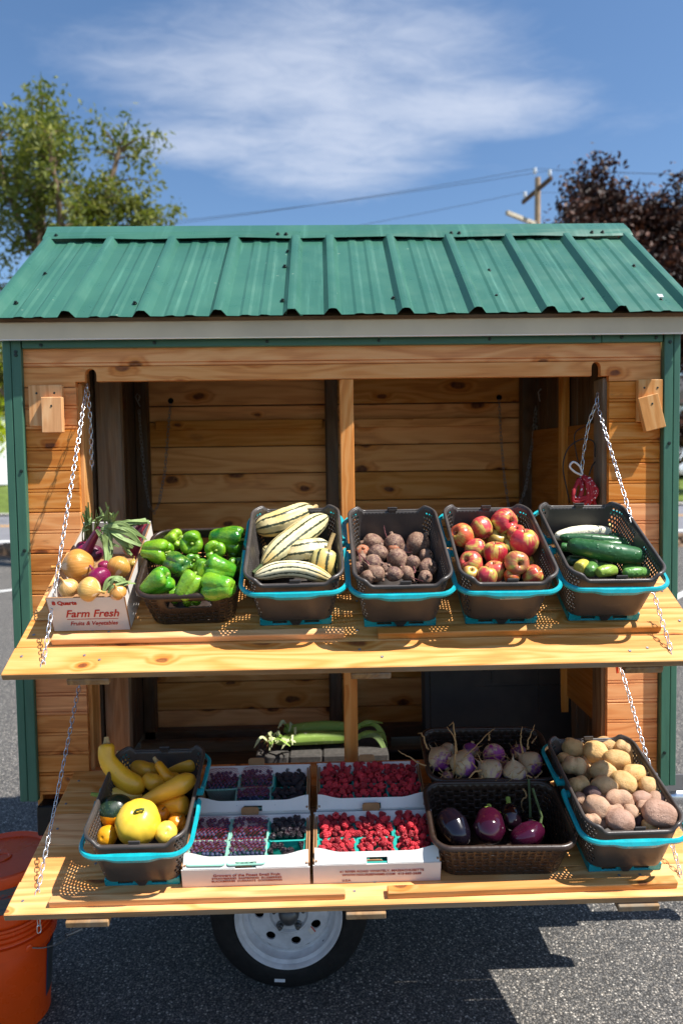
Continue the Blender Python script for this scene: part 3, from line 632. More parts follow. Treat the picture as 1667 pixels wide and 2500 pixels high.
# chains: links are pieces of each chain
b = MB(); ring = []
for i in range(20):
    a = 2*pi*i/20; ring.append(V((.0050*cos(a)+(0), .0, .0050*sin(a)+(.0058 if sin(a) > .01 else -.0058 if sin(a) < -.01 else 0))))
vs = []; n = len(ring)
for i, p in enumerate(ring):
    tg = (ring[(i+1) % n]-ring[i-1]).normalized(); nr = V((0, 1, 0)); bn = tg.cross(nr)
    for k_ in range(6): a = 2*pi*k_/6; vs.append(p+(nr*cos(a)+bn*sin(a))*.00125)
b.add(vs, [(i*6+k_, i*6+(k_+1) % 6, ((i+1) % n)*6+(k_+1) % 6, ((i+1) % n)*6+k_) for i in range(n) for k_ in range(6)])
LINK = b.mesh('link', 'galv', 'all'); PITCH = .0160
def chain(pts, mat=None, one=False, seed=0, par=TR):
    L = [0]; pts = [V(p) for p in pts]
    for a, c in zip(pts, pts[1:]): L.append(L[-1]+(c-a).length)
    N = int(L[-1]/PITCH); Rr = random.Random(seed); g = None if one else link('chain', None, par, TRI); bb = MB()
    for i in range(N):
        s_ = (i+.5)/N*L[-1]; k_ = max(j for j in range(len(pts)-1) if L[j] <= s_+1e-9); tdir = (pts[k_+1]-pts[k_]).normalized(); p = pts[k_]+tdir*(s_-L[k_])
        q = tdir.to_track_quat('Z', 'Y').to_matrix().to_4x4(); M = T(p) @ q @ RZ((90 if i % 2 else 0)+35+Rr.uniform(-14, 14)+i*2.0)
        if one: bb.add([M @ V(v.co) for v in LINK.vertices], [tuple(p_.vertices) for p_ in LINK.polygons])
        else: link('link', LINK, g, M)
    if one: part('hanging_chain', bb, mat or 'galv', sm=True, kind='stuff')
def sp(S, x, v, h): return tuple(S.M @ V((x, -v, h)))
chain([sp(US, -.7565, .5285, -.004), (-.779, .03, 2.0746)], seed=1); chain([sp(US, .8745, .5282, -.004), (.861, .03, 1.994)], seed=2)
chain([sp(LS, -.7912, .4911, -.004), (-.8028, .02, 1.2332)], seed=3); chain([sp(LS, .9029, .4945, -.004), (.9077, .02, 1.2406)], seed=4)
chain([(-.782, .04, 2.07), (-.778, .05, 1.95), (-.779, .05, 1.80)], 'galv', True, 5); chain([(.861, .03, 1.994), (.868, .04, 2.03)], 'galv', True, 6)
chain([(.858, .03, 1.99), (.842, .05, 1.93), (.828, .06, 1.83), (.823, .06, 1.76)], 'galv', True, 7)
chain([sp(LS, -.7912, .4911, -.03), tuple(V(sp(LS, -.7912, .4911, -.03))-V((0, 0, .075)))], 'galv', True, 8)
def catn(a, c, sag, n=14): a, c = V(a), V(c); return [a+(c-a)*i/n-V((0, 0, sag*4*(i/n)*(1-i/n))) for i in range(n+1)]
chain([(-.811, .80, 2.06), (-.806, .8, 1.95), (-.795, .80, 1.75), (-.784, .82, 1.65), (-.772, .85, 1.62), (-.755, .88, 1.66), (-.735, .92, 1.80), (-.711, .96, 2.10)], 'galvdull', True, 9)
chain([(.768, .95, 2.10), (.770, .93, 1.95), (.778, .9, 1.75), (.79, .86, 1.60)], 'galvdull', True, 10); chain([(.905, .85, 2.06), (.89, .85, 1.9), (.86, .85, 1.7), (.83, .85, 1.62)], 'galvdull', True, 11); chain([(.906, .84, 2.04), (.91, .84, 1.85), (.91, .84, 1.66)], 'galvdull', True, 12)
for x in (-.811, .906): part('hook', MB().tube([(x, .80, 2.10), (x+.008, .79, 2.118), (x, .78, 2.128), (x-.01, .785, 2.115), (x, .80, 2.085), (x+.006, .8, 2.075)], .003, 6), 'galvdull')
# ------------------------------------------------------------------ materials for goods
def cratem():
    m = Mt('warm_grey_plastic', .38, .5); v = m.obj(); c = m.mix(m.rng(m.noise(v, 9, 5, .65), .35, .7), '#3f3a37', '#4a4440'); c = m.mix(m.rng(m.noise(m.map(v, (12, 60, 140)), 1, 6, .75), .60, .74, 0, .35), c, '#857c74'); c = m.mix(m.rng(m.noise(v, 24, 6, .75), .60, .75, 0, .3), c, '#8a7a66'); m.col(c); m.rough(m.rng(m.noise(v, 14, 5, .7), .3, .7, .28, .5)); m.bump(m.noise(v, 300, 3), .08, .0012); return m.m
MAT['crate'] = cratem()
MAT['teal'] = plain('turquoise_plastic', '#129fa9', .34, .5, var=.12, vsc=30, bst=.05)
MAT['tealdark'] = plain('dark_recess', '#0c2b30', .6, .3, bst=0)
MAT['weave'] = plain('dark_brown_plastic_weave', '#33261f', .36, .5, var=.12, vsc=40, bst=.1, bsc=200)
MAT['whitecard'] = plain('white_cardboard', '#d8d4ce', .65, .3, var=.05, vsc=9, bst=.1, bsc=150)
MAT['browncard'] = plain('brown_corrugated_card', '#9a7350', .8, .2, var=.12, vsc=30, bst=.2, bsc=120)
MAT['bluegrey'] = plain('blue_grey_print', '#6f7c98', .6, .3, bst=0)
def stained():
    m = Mt('juice_stained_white_card', .65, .3); v = m.obj(); c = m.mix(m.rng(m.noise(v, 32, 5, .7), .69, .74, 0, .75), '#d8d4ce', '#4a4260'); c = m.mix(m.rng(m.noise(v, 140, 2, .5), .74, .77, 0, .8), c, '#3b3450'); m.col(c); return m.m
MAT['stained'] = stained()
MAT['pint'] = plain('teal_pulp_basket', '#1f9c90', .5, .4, bst=.1); MAT['pintpale'] = plain('pale_green_pulp_basket', '#7fb0a0', .6, .3, bst=.1)
MAT['net'] = plain('red_netting', '#9c1a2c', .45, .4, bst=0)
def vegm(name, rough, coat=0, fn=None, spec=.5):
    m = Mt(name, rough, spec, coat); oi = m.n('ShaderNodeObjectInfo'); c = oi.outputs['Color']
    if fn: c = fn(m, c) or c
    m.l(c, m.b.inputs['Base Color']); return m.m
def f_pepper(m, c):
    v = m.obj(); c = m.mix(m.rng(m.noise(v, 1.3, 4), .32, .72, 0, .65), c, '#93b828'); c = m.mix(m.rng(m.noise(v, 20, 4, .6), .64, .70, 0, .45), c, '#c3c86a'); c = m.mix(m.rng(m.vor(v, 6), .03, .07, .6, 0), c, '#6b6a2a'); m.bump(m.noise(v, 3.2, 4, .6), .16, .06); m.rough(m.rng(m.noise(v, 6, 5, .7), .3, .7, .14, .34)); return c
MAT['pepper'] = vegm('glossy_green_pepper_skin', .17, .35, f_pepper)
def f_apple(m, c):
    u = m.uv(); v = m.obj(); st = m.noise(m.map(u, (46, 2.2, 1)), 1, 4, .6); big = m.noise(v, 1.15, 3, .5)
    k = m.math('ADD', m.math('MULTIPLY', st, .55), m.math('MULTIPLY', big, 1.0)); sp = m.vor(v, 13)
    c2 = m.mix(m.rng(k, .72, 1.0), c, '#c9c45c'); c2 = m.mix(m.rng(k, .48, .60, .6, 0), c2, '#8a1626'); c2 = m.mix(m.rng(sp, .03, .06, .5, 0), c2, '#e0c890'); m.bump(m.noise(v, 4, 2), .05, .03); return c2
MAT['apple'] = vegm('red_green_apple_skin', .3, .12, f_apple)
def f_onion(m, c):
    u = m.uv(); st = m.noise(m.map(u, (60, 1.2, 1)), 1, 4, .65); pt_ = m.rng(m.noise(m.map(u, (5, 2, 1), (1, 2, 0)), 1, 3, .5), .58, .64, 0, .55)
    c2 = m.mix(m.rng(st, .35, .7, .55, 0), c, m.hsv(c, None, 1.2, .62)); c2 = m.mix(pt_, c2, m.hsv(c, None, .55, 1.35)); m.bump(st, .2, .02); return c2
MAT['onion'] = vegm('papery_onion_skin', .3, .1, f_onion)
def f_beet(m, c):
    v = m.obj(); c2 = m.mix(m.rng(m.noise(v, 2.4, 6, .7), .42, .6), c, '#94755f'); c2 = m.mix(m.rng(m.noise(v, 9, 6, .75), .48, .62, 0, .7), c2, '#b0967d'); m.bump(m.noise(v, 8, 5, .6), .25, .04); return c2
MAT['beet'] = vegm('dusty_beet_skin', .62, 0, f_beet, .35)
def f_pot(m, c):
    v = m.obj(); c2 = m.mix(m.rng(m.noise(v, 1.8, 6, .7), .38, .75), c, m.hsv(c, None, 1.12, .78)); c2 = m.mix(m.rng(m.vor(v, 3.1), .07, .14, .7, 0), c2, '#5b452f'); c2 = m.mix(m.rng(m.noise(v, 12, 5, .7), .6, .68, 0, .45), c2, '#7a6046'); m.bump(m.math('ADD', m.noise(v, 7, 6, .7), m.rng(m.vor(v, 3.1), .0, .2)), .35, .05); return c2
MAT['potato'] = vegm('earthy_potato_skin', .6, 0, f_pot, .35)
def f_delic(m, c):
    u = m.uv(); sp = m.n('ShaderNodeSeparateXYZ'); m.l(u, sp.inputs[0]); wob = m.noise(m.map(u, (30, 26, 1)), 1, 4, .6); v = m.obj()
    a = m.math('ADD', m.math('MULTIPLY', sp.outputs[0], 9.0), m.math('MULTIPLY', m.math('SUBTRACT', wob, .5), .26)); fr = m.math('ADD', m.math('ABSOLUTE', m.math('SUBTRACT', m.math('FRACT', a), .5)), m.math('MULTIPLY', m.math('SUBTRACT', m.noise(m.map(u, (14, 17, 1), (3, 5, 0)), 1, 4, .65), .47), .30))
    base = m.mix(m.rng(m.noise(v, 9, 3), .45, .75), c, '#e3b95c'); fl = m.noise(m.map(u, (70, 45, 1)), 1, 2, .5)
    base = m.mix(m.math('MULTIPLY', m.rng(fl, .60, .64, 0, 1), m.rng(fr, .15, .34, 1, .15)), base, '#2c3a26'); return m.mix(m.rng(fr, .11, .17, .97, 0), base, '#24331f')
MAT['delicata'] = vegm('striped_cream_squash_skin', .38, .1, f_delic)
def f_cuke(m, c):
    u = m.uv(); v = m.obj(); st = m.noise(m.map(u, (26, 3, 1)), 1, 3, .6); c2 = m.mix(m.rng(st, .5, .75, 0, .5), c, m.hsv(c, None, .85, 1.9)); c2 = m.mix(m.rng(m.vor(v, 95), .12, .3, .45, 0), c2, m.hsv(c, None, .8, 2.0)); m.bump(m.rng(m.vor(v, 70), .0, .35, 1, 0), .5, .0025); return c2
MAT['cuke'] = vegm('bumpy_cucumber_skin', .36, .15, f_cuke)
def f_yel(m, c):
    v = m.obj(); u = m.uv(); c2 = m.mix(m.rng(m.noise(m.map(u, (9, 3, 1)), 1, 4, .6), .4, .75, 0, .5), c, m.hsv(c, .49, 1.15, .82)); c2 = m.mix(m.rng(m.noise(v, 55, 4, .6), .69, .73, 0, .5), c2, '#8a6a30'); return c2
MAT['ysquash'] = vegm('waxy_yellow_squash_skin', .34, .12, f_yel)
def f_bic(m, c):
    g = m.n('ShaderNodeTexCoord').outputs['Object']; sp = m.n('ShaderNodeSeparateXYZ'); m.l(g, sp.inputs[0]); k = m.math('ADD', sp.outputs[2], m.math('MULTIPLY', m.noise(g, 14, 5, .7), .022)); return m.mix(m.rng(k, .026, .0275), c, m.mix(m.rng(m.noise(g, 240, 2), .62, .68, 0, .5), '#1d2f1f', '#5d7048'))
MAT['bicolor'] = vegm('half_green_half_orange_skin', .3, .2, f_bic)
def f_egg(m, c):
    v = m.obj(); return m.mix(m.rng(m.noise(v, 22, 4, .6), .55, .75, 0, .4), c, m.hsv(c, None, .9, 1.6))
MAT['eggplant'] = vegm('glossy_eggplant_skin', .15, .3, f_egg)
def f_turn(m, c):
    u = m.uv(); v = m.obj(); sp = m.n('ShaderNodeSeparateXYZ'); m.l(u, sp.inputs[0]); k = m.math('ADD', sp.outputs[1], m.math('MULTIPLY', m.math('SUBTRACT', m.noise(v, 1.6, 4, .6), .5), .7)); c2 = m.mix(m.rng(k, .48, .62), '#b8a07c', c); c2 = m.mix(m.rng(m.noise(v, 6, 6, .75), .56, .68, 0, .55), c2, '#8d7356'); m.bump(m.noise(v, 9, 4), .2, .03); return c2
MAT['turnip'] = vegm('purple_white_turnip_skin', .48, .05, f_turn)
MAT['root'] = plain('tan_root', '#b08a5c', .7, .2, var=.15, bst=.2, vsc=40); MAT['beetroot'] = plain('dark_pink_root', '#6e4143', .65, .2, var=.2, bst=.2)
MAT['stemgreen'] = plain('pale_green_stem', '#8ea34a', .5, .3, var=.2, vsc=60, bst=.2); MAT['stemdark'] = plain('dark_green_stem', '#4c5b35', .55, .3, var=.2, bst=.2, vsc=60); MAT['stemtan'] = plain('dry_tan_stem', '#b79a68', .6, .3, var=.2, bst=.3, vsc=60)
MAT['scar'] = plain('dark_blossom_scar', '#4a3424', .8, .2, bst=.2); MAT['brownstem'] = plain('brown_apple_stem', '#5c4326', .7, .2, bst=0)
def leafveg(name, a, b_, c_):
    m = Mt(name, .5, .35); u = m.uv(); c = m.mix(m.noise(m.map(u, (22, 1.6, 1)), 1, 3, .6), a, b_); c = m.mix(m.rng(m.noise(m.obj(), 25, 5, .7), .55, .7, 0, .8), c, c_); m.col(c); m.bump(m.noise(m.map(u, (30, 1, 1)), 1, 2), .4, .002); return m.m
MAT['onionleaf'] = leafveg('wilted_onion_leaf', '#4c6c34', '#9db070', '#c9bf8e'); MAT['husk'] = leafveg('green_corn_husk', '#7b9c42', '#9cba58', '#bccb84'); MAT['huskdry'] = leafveg('pale_torn_husk', '#b4c284', '#d6d8aa', '#e0dab4'); MAT['silk'] = plain('brown_corn_silk', '#7a5230', .8, .2, bst=0)
def berry(name, c1, c2, rough, coat):
    m = Mt(name, rough, .5, coat); oi = m.rnd(); c = m.mix(oi, c1, c2); m.col(c); m.b.inputs['Subsurface Weight'].default_value = 0; return m.m
MAT['raspberry'] = berry('ripe_raspberry', '#8c1420', '#d2303c', .42, .15); MAT['blackberry'] = berry('ripe_blackberry', '#120a10', '#26111a', .22, .5)
def bluem():
    m = Mt('dusty_blueberry', .55, .3); v = m.obj(); c = m.mix(m.rng(m.noise(v, 150, 4, .6), .35, .65), '#1d2236', '#454e6c'); m.col(m.hsv(c, None, None, m.rng(m.rnd(), 0, 1, .7, 1.3, False))); return m.m
MAT['blueberry'] = bluem()
MAT['blackplastic'] = plain('black_moulded_plastic', '#17161a', .5, .4, var=.2, bst=.25, bsc=240); MAT['greyfoam'] = plain('grey_grooved_block', '#4a4744', .85, .2, var=.2, vsc=60, bst=.4, bsc=200)
MAT['orange'] = plain('orange_bucket_plastic', '#dc4a0c', .34, .5, var=.08, vsc=4, bst=.04); MAT['label'] = plain('dark_grey_label', '#3a3d40', .5, .4, bst=0); MAT['blueink'] = plain('blue_print', '#1d4f86', .5, .4, bst=0)
def scuff():
    m = Mt('scuffed_orange_and_grey', .5, .4); v = m.obj(False); m.col(m.mix(m.rng(m.noise(m.map(v, (9, 9, 30)), 1, 6, .7), .42, .5), '#a8350a', '#454b50')); return m.m
MAT['scuffed'] = scuff()
MAT['redrope'] = Mt('red_cord_with_white_flecks', .6).m
_m = Mt('red_cord_with_white_flecks', .65); _m.col(_m.mix(_m.rng(_m.vor(_m.obj(), 95), .18, .26, 1, 0), '#a31322', '#e5dcd8')); MAT['redrope'] = _m.m
MAT['pinkband'] = plain('coral_band', '#c5604f', .6, .3, bst=0); MAT['lilac'] = plain('lilac_ribbon', '#9c84b4', .6, .3, bst=0); MAT['whitecord'] = plain('white_strap', '#d5d5d5', .6, .3, bst=0)
MAT['orangetag'] = plain('orange_tag', '#e0451a', .5, .3, bst=0); MAT['pinktag'] = plain('magenta_tag', '#c02585', .5, .3, bst=0); MAT['tealcloth'] = plain('teal_cloth', '#2f7a70', .7, .2, bst=0)

# ------------------------------------------------------------------ labels
ORD = ['leftmost', 'second from left', 'third from left', 'fourth from left', 'fifth from left', 'sixth from left', 'seventh from left', 'eighth from left', 'ninth from left', 'tenth from left', 'eleventh from left', 'twelfth from left', 'thirteenth from left', 'fourteenth from left']
def rows_of(items, nrow):
    """items: (x, v); gives each a phrase by row (back to front) and rank from the left."""
    idx = sorted(range(len(items)), key=lambda i: items[i][1]); n = len(idx); out = [None]*n
    names = {1: [''], 2: ['back', 'front'], 3: ['back', 'middle', 'front'], 4: ['back', 'second', 'third', 'front'], 5: ['back', 'second', 'third', 'fourth', 'front']}[nrow]
    for r in range(nrow):
        ch = sorted(idx[r*n//nrow:(r+1)*n//nrow], key=lambda i: items[i][0])
        for k_, i in enumerate(ch): out[i] = (('only one' if len(ch) == 1 else 'rightmost' if k_ == len(ch)-1 else ORD[k_])+(' in the %s row' % names[r] if names[r] else ''))
    return out

# ------------------------------------------------------------------ shopping baskets
CW, CL, CH = .252, .374, .184                            # rim width, length, height
def crate_parts():
    r0, z0 = .034, .026
    def outline(t): w = .204+(CW-.204)*t**.9; l = .322+(CL-.322)*t**.9; return w, l, .036+.012*t
    NP = 104                                             # cells round the wall
    def per(u, t):
        w, l, r = outline(t); P_ = [('x', w-2*r), ('a', pi*r/2), ('y', l-2*r), ('a', pi*r/2)]*2; tot = 2*(w+l-4*r)+2*pi*r; s_ = (u % 1)*tot
        # start at the middle of the front side (y = -l/2) heading +x
        s_ += (w-2*r)/2
        s_ %= tot; x, y, ang = -(w/2-r), -l/2, 0.
        for k_, (ty, L) in enumerate(P_):
            if s_ <= L+1e-12:
                if ty != 'a': return x+cos(ang)*s_, y+sin(ang)*s_, cos(ang-pi/2), sin(ang-pi/2)
                a = s_/r; cx_, cy_ = x+r*cos(ang+pi/2), y+r*sin(ang+pi/2); q = ang-pi/2+a; return cx_+r*cos(q), cy_+r*sin(q), cos(q), sin(q)
            s_ -= L
            if ty != 'a': x += cos(ang)*L; y += sin(ang)*L
            else: cx_, cy_ = x+r*cos(ang+pi/2), y+r*sin(ang+pi/2); ang += pi/2; x, y = cx_+r*cos(ang-pi/2), cy_+r*sin(ang-pi/2)
        return x, y, 1, 0
    def top(u):
        x, y, a, c = per(u, 1.); return CH-(.016*(1-smooth(.082, .100, abs(x))) if abs(c) > .9 else 0)
    NR = 13
    def pnt(u, w_):                                      # w_ 0..NR rows
        t = w_/NR; H = top(u); z = z0+(H-z0)*t
        if t < 0: t = 0
        x, y, a, c = per(u, max(0, (z-z0)/(CH-z0))); return V((x, y, z))
    b = MB(); cache = {}
    def vid(i2, j2):                                     # half-cell lattice
        key = (i2 % (2*NP), j2)
        if key not in cache: cache[key] = len(b.v); b.v.append(tuple(pnt(key[0]/(2*NP), j2/2)))
        return cache[key]
    for j in range(NR):
        off = j % 2
        for i in range(NP):
            i2, j2 = 2*i+off, 2*j; ring = [vid(i2, j2), vid(i2+1, j2), vid(i2+2, j2), vid(i2+2, j2+1), vid(i2+2, j2+2), vid(i2+1, j2+2), vid(i2, j2+2), vid(i2, j2+1)]
            uc, wc = (i2+1)/(2*NP), j+.5; x, y, a, c = per(uc, wc/NR)
            solid = j == 0 or j >= NR-1 or (abs(c) > .80 and abs(x) < .099) or (abs(y) < .030 and 6 < j)
            if solid: b.f.append(tuple(ring))
            else:
                inn = [];
                for q in (225, 270, 315, 0, 45, 90, 135, 180): inn.append(len(b.v)); b.v.append(tuple(pnt(uc+.32*cos(radians(q))/NP, wc+.35*sin(radians(q)))))
                b.f += [(ring[k_], ring[(k_+1) % 8], inn[(k_+1) % 8], inn[k_]) for k_ in range(8)]
    # bottom
    o = [vid(2*i, 0) for i in range(NP)]; cidx = len(b.v); b.v.append((0, 0, z0-.003)); b.f += [(o[(i+1) % NP], o[i], cidx) for i in range(NP)]
    body = b.mesh('body', 'crate', 'all', fixn=True)
    rim = MB(); N = 160; vs = []
    for i in range(N):
        u = i/N; x, y, a, c = per(u, 1.); z = top(u); e = max(0., 0)
        for dx, dz in ((-.0015, -.004), (-.002, .001), (0, .0035), (.004, .0035), (.0068, .001), (.0066, -.0045), (.004, -.0045), (.0035, -.001)): vs.append((x+a*dx, y+c*dx, z+dz))
    rim.add(vs, [(i*8+k_, i*8+(k_+1) % 8, ((i+1) % N)*8+(k_+1) % 8, ((i+1) % N)*8+k_) for i in range(N) for k_ in range(8)])
    rimm = rim.mesh('rim', 'crate', 60)
    def handle(sgn):
        h = MB(); pts = []; n = 60
        yE = -.024; wO, lO = CW/2+.0135, CL/2+.013; r = .05
        path = [(-wO, yE)]+[(-wO, -(lO-r)*k_/6+yE*(1-k_/6)) for k_ in range(1, 7)]
        path += [(-wO+r-r*cos(pi/2*k_/8), -(lO-r)-r*sin(pi/2*k_/8)) for k_ in range(1, 9)]
        path += [(-wO+r+(2*wO-2*r)*k_/16, -lO) for k_ in range(1, 17)]
        path += [(wO-r+r*sin(pi/2*k_/8), -(lO-r)-r*cos(pi/2*k_/8)) for k_ in range(1, 9)]
        path += [(wO, -(lO-r)+(lO-r+yE)*k_/6) for k_ in range(1, 7)]
        m = len(path); vs = []
        for i, (x, y) in enumerate(path):
            t = V((path[min(i+1, m-1)][0]-path[max(i-1, 0)][0], path[min(i+1, m-1)][1]-path[max(i-1, 0)][1], 0)).normalized(); nr = V((t.y, -t.x, 0))
            d_ = -y/lO; z = .148-.003*smooth(.3, 1, d_); g = (1-smooth(.035, .075, abs(x))) if d_ > .9 else 0; hh = .0065+.0035*g; th = .0035+.0022*g; zz = z-.004*g
            if i in (0, m-1): hh = .012; zz = z+.008
            if i in (1, m-2): hh = .009; zz = z+.003
            for a, c in ((-th, -hh), (-th*1.2, 0), (-th, hh), (th, hh), (th*1.9, hh*.2), (th, -hh)): vs.append(V((x, y, zz))+nr*a+V((0, 0, c)))
        h.add(vs, [(i*6+k_, i*6+(k_+1) % 6, (i+1)*6+(k_+1) % 6, (i+1)*6+k_) for i in range(m-1) for k_ in range(6)]+[tuple(range(5, -1, -1)), tuple((m-1)*6+k_ for k_ in range(6))])
        for s_ in (-1, 1): h.tube([(s_*(CW/2-.004), yE, .150), (s_*(wO+.002), yE, .150)], .010, 12)
        if sgn < 0: h.v = [(-x, -y, z) for x, y, z in h.v]
        return h.mesh('handle', 'teal', 50)
    tray = MB(); tw, tl = .196, .300
    for (x, y, z), d_ in (((0, 0, .018), (tw, tl, .006)), ((0, -tl/2+.003, .003), (tw, .006, .006)), ((0, tl/2-.003, .003), (tw, .006, .006)), ((-tw/2+.003, 0, .012), (.006, tl, .024)), ((tw/2-.003, 0, .012), (.006, tl, .024))): tray.box((x, y, z), d_, bev=.0015)
    for s_ in (-1, 1):
        for x, w in ((-tw/2+.017, .034), (-.014, .020), (.014, .020), (tw/2-.017, .034)): tray.box((x, s_*(tl/2-.003), .013), (w, .0055, .018))
    traym = tray.mesh('base_tray', 'teal', 30)
    keel = MB().prism([(-.020, .024), (.020, .024), (.008, .004), (-.008, .004)], .004, T((0, -tl/2-.0045, 0))).box((0, -tl/2+.012, .012), (tw-.02, .002, .018)).mesh('keel', 'crate')
    tab = MB().box((0, 0, 0), (.030, .004, .016), bev=.0019).box((0, .003, -.004), (.022, .004, .01)).mesh('tab', 'crate')
    return body, rimm, handle(1), handle(-1), traym, keel, tab
CP = crate_parts()
def basket(S, x, v, yaw, label, sticker=0):
    t = thing('shopping_basket', label, 'basket', S.at(x, v, 0) @ RZ(-yaw), 'grey and turquoise shopping baskets')
    o = link('body', CP[0], t); md = o.modifiers.new('thick', 'SOLIDIFY'); md.thickness = .0024; md.offset = -1
    link('rim', CP[1], t); link('handle', CP[2], t); link('handle', CP[3], t); link('base_tray', CP[4], t); link('keel', CP[5], t)
    link('tab', CP[6], t, T((.004, -CL/2+.001, CH-.010))); link('tab', CP[6], t, T((.004, CL/2-.001, CH-.010)) @ RZ(180))
    if sticker:
        w, h, xx, zz = ((.060, .019, .010, .116), (.040, .008, .030, .127))[sticker-1]
        ang = math.atan2((CL-.322)/2, CH-.02); yy = -(.322+(CL-.322)*((zz-.02)/(CH-.02))**.9)/2-.0012
        M = T((xx, yy, zz)) @ RX(math.degrees(ang)) @ RY(-2)
        st = MB().box((0, 0, 0), (w, .0006, h)).build('sticker', 'labelpaper', t, M=M)
        b = MB(); Rr = random.Random(sticker)
        for k_ in range(4 if sticker == 1 else 1):
            xq = -w*.44
            for q in range((7, 3, 4, 2)[k_] if sticker == 1 else 6): L = Rr.uniform(.0022, .0055); b.box((xq+L/2, -.0005, h*.32-k_*.0042 if sticker == 1 else 0), (L, .0003, .0013)); xq += L+.001
        b.build('sticker_print', 'greyink', st)
    return t
BSK = {'A': (US, -.1137, .2337, -.68), 'B': (US, .1726, .248, -.29), 'C': (US, .454, .2455, .75), 'D': (US, .7406, .2403, .72), 'E': (LS, -.523, .3173, 0), 'F': (LS, .7595, .3147, -.26)}
for k_, lb, stk in (('A', 'grey basket with turquoise handles holding striped squash', 0), ('B', 'grey basket with turquoise handles holding dusty beets', 0), ('C', 'grey basket of apples with a white sticker on its front', 1), ('D', 'grey basket of cucumbers at the right end of the upper shelf', 2), ('E', 'grey basket of yellow squash on the lower shelf', 0), ('F', 'grey basket of potatoes on the lower shelf', 0)): basket(*BSK[k_], lb, stk)

# ------------------------------------------------------------------ woven bins
def bin_mesh(W_, L_, H_, hand):
    """Basket-weave wall with staggered slots; long hand-holes cut in the +-y sides when hand."""
    z0 = .004
    def outl(t): return W_-.040*(1-t), L_-.040*(1-t), .045
    per_l = 2*(W_+L_)-8*.045+2*pi*.045; NP = int(per_l/.0205)//2*2; NR = 9
    def P(u, t):
        w, l, r = outl(t); q = rrect(w, l, r, 1); tot = 2*(w+l-4*r)+2*pi*r; s_ = (u % 1)*tot; x, y, ang = -(w/2-r), -l/2, 0.; s_ = (s_+(w-2*r)/2) % tot
        for k_ in range(8):
            L = (w-2*r, pi*r/2, l-2*r, pi*r/2)[k_ % 4]
            if s_ <= L+1e-12:
                if k_ % 2 == 0: return x+cos(ang)*s_, y+sin(ang)*s_, cos(ang-pi/2), sin(ang-pi/2)
                c_ = V((x+r*cos(ang+pi/2), y+r*sin(ang+pi/2))); a = ang-pi/2+s_/r; return c_.x+r*cos(a), c_.y+r*sin(a), cos(a), sin(a)
            s_ -= L
            if k_ % 2 == 0: x += cos(ang)*L; y += sin(ang)*L
            else: c_ = V((x+r*cos(ang+pi/2), y+r*sin(ang+pi/2))); ang += pi/2; x, y = c_.x+r*cos(ang-pi/2), c_.y+r*sin(ang-pi/2)
        return x, y, 1, 0
    def pt(u, w_, d_=0):
        t = w_/NR; x, y, a, c = P(u, t); z = z0+(H_-z0)*t; return V((x+a*d_, y+c*d_, z))
    b = MB()
    for j in range(NR):
        for i in range(NP):
            u0, u1 = i/NP, (i+1)/NP; uc = (i+.5)/NP; x, y, a, c = P(uc, (j+.5)/NR)
            if hand and abs(c) > .9 and abs(x) < .062 and 5 <= j <= 6: continue
            ev = (i+j) % 2; d_ = .0009 if ev else -.0005
            solid = j in (0, NR-1) or (hand and abs(c) > .9 and abs(x) < .075 and 4 <= j <= 7)
            if solid: d_ = 0
            sub = [(f, 0) for f in (0, .5, 1)]+[(1, .5)]+[(f, 1) for f in (1, .5, 0)]+[(0, .5)]
            out = [pt(u0+(u1-u0)*f, j+g) for f, g in sub]
            if solid: b.add(out, [tuple(range(8))]); continue
            hx0, hx1, hy0, hy1 = (.22, .78, -.02, .20)
            if not ev: hx0, hx1 = .18, .82
            hy0 = .03
            ins = [(hx0, hy0), (.5, hy0), (hx1, hy0), (hx1, (hy0+hy1)/2), (hx1, hy1), (.5, hy1), (hx0, hy1), (hx0, (hy0+hy1)/2)]
            inn = [pt(u0+(u1-u0)*f, j+g, d_*.6) for f, g in ins]; n_ = len(b.v)
            b.add(out+inn, [(k_, (k_+1) % 8, 8+(k_+1) % 8, 8+k_) for k_ in range(8)])
    o = [pt(i/NP, 0) for i in range(NP)]; b.add(o+[V((0, 0, z0))], [((i+1) % NP, i, NP) for i in range(NP)])
    if hand:
        for sg in (-1, 1):
            pass
    body = b.mesh('body', 'weave', 12, merge=.00005)
    r = MB(); q = rrect(W_, L_, .045, 8); n = len(q); vs = []
    for x, y, a, c in q:
        for d_, z in ((-.002, -.008), (-.003, .001), (.0, .004), (.005, .004), (.010, .001), (.0105, -.007), (.008, -.008), (.0065, -.001)): vs.append((x+a*d_, y+c*d_, H_+z))
    r.add(vs, [(i*8+k_, i*8+(k_+1) % 8, ((i+1) % n)*8+(k_+1) % 8, ((i+1) % n)*8+k_) for i in range(n) for k_ in range(8)])
    return body, r.mesh('rim', 'weave', 60)
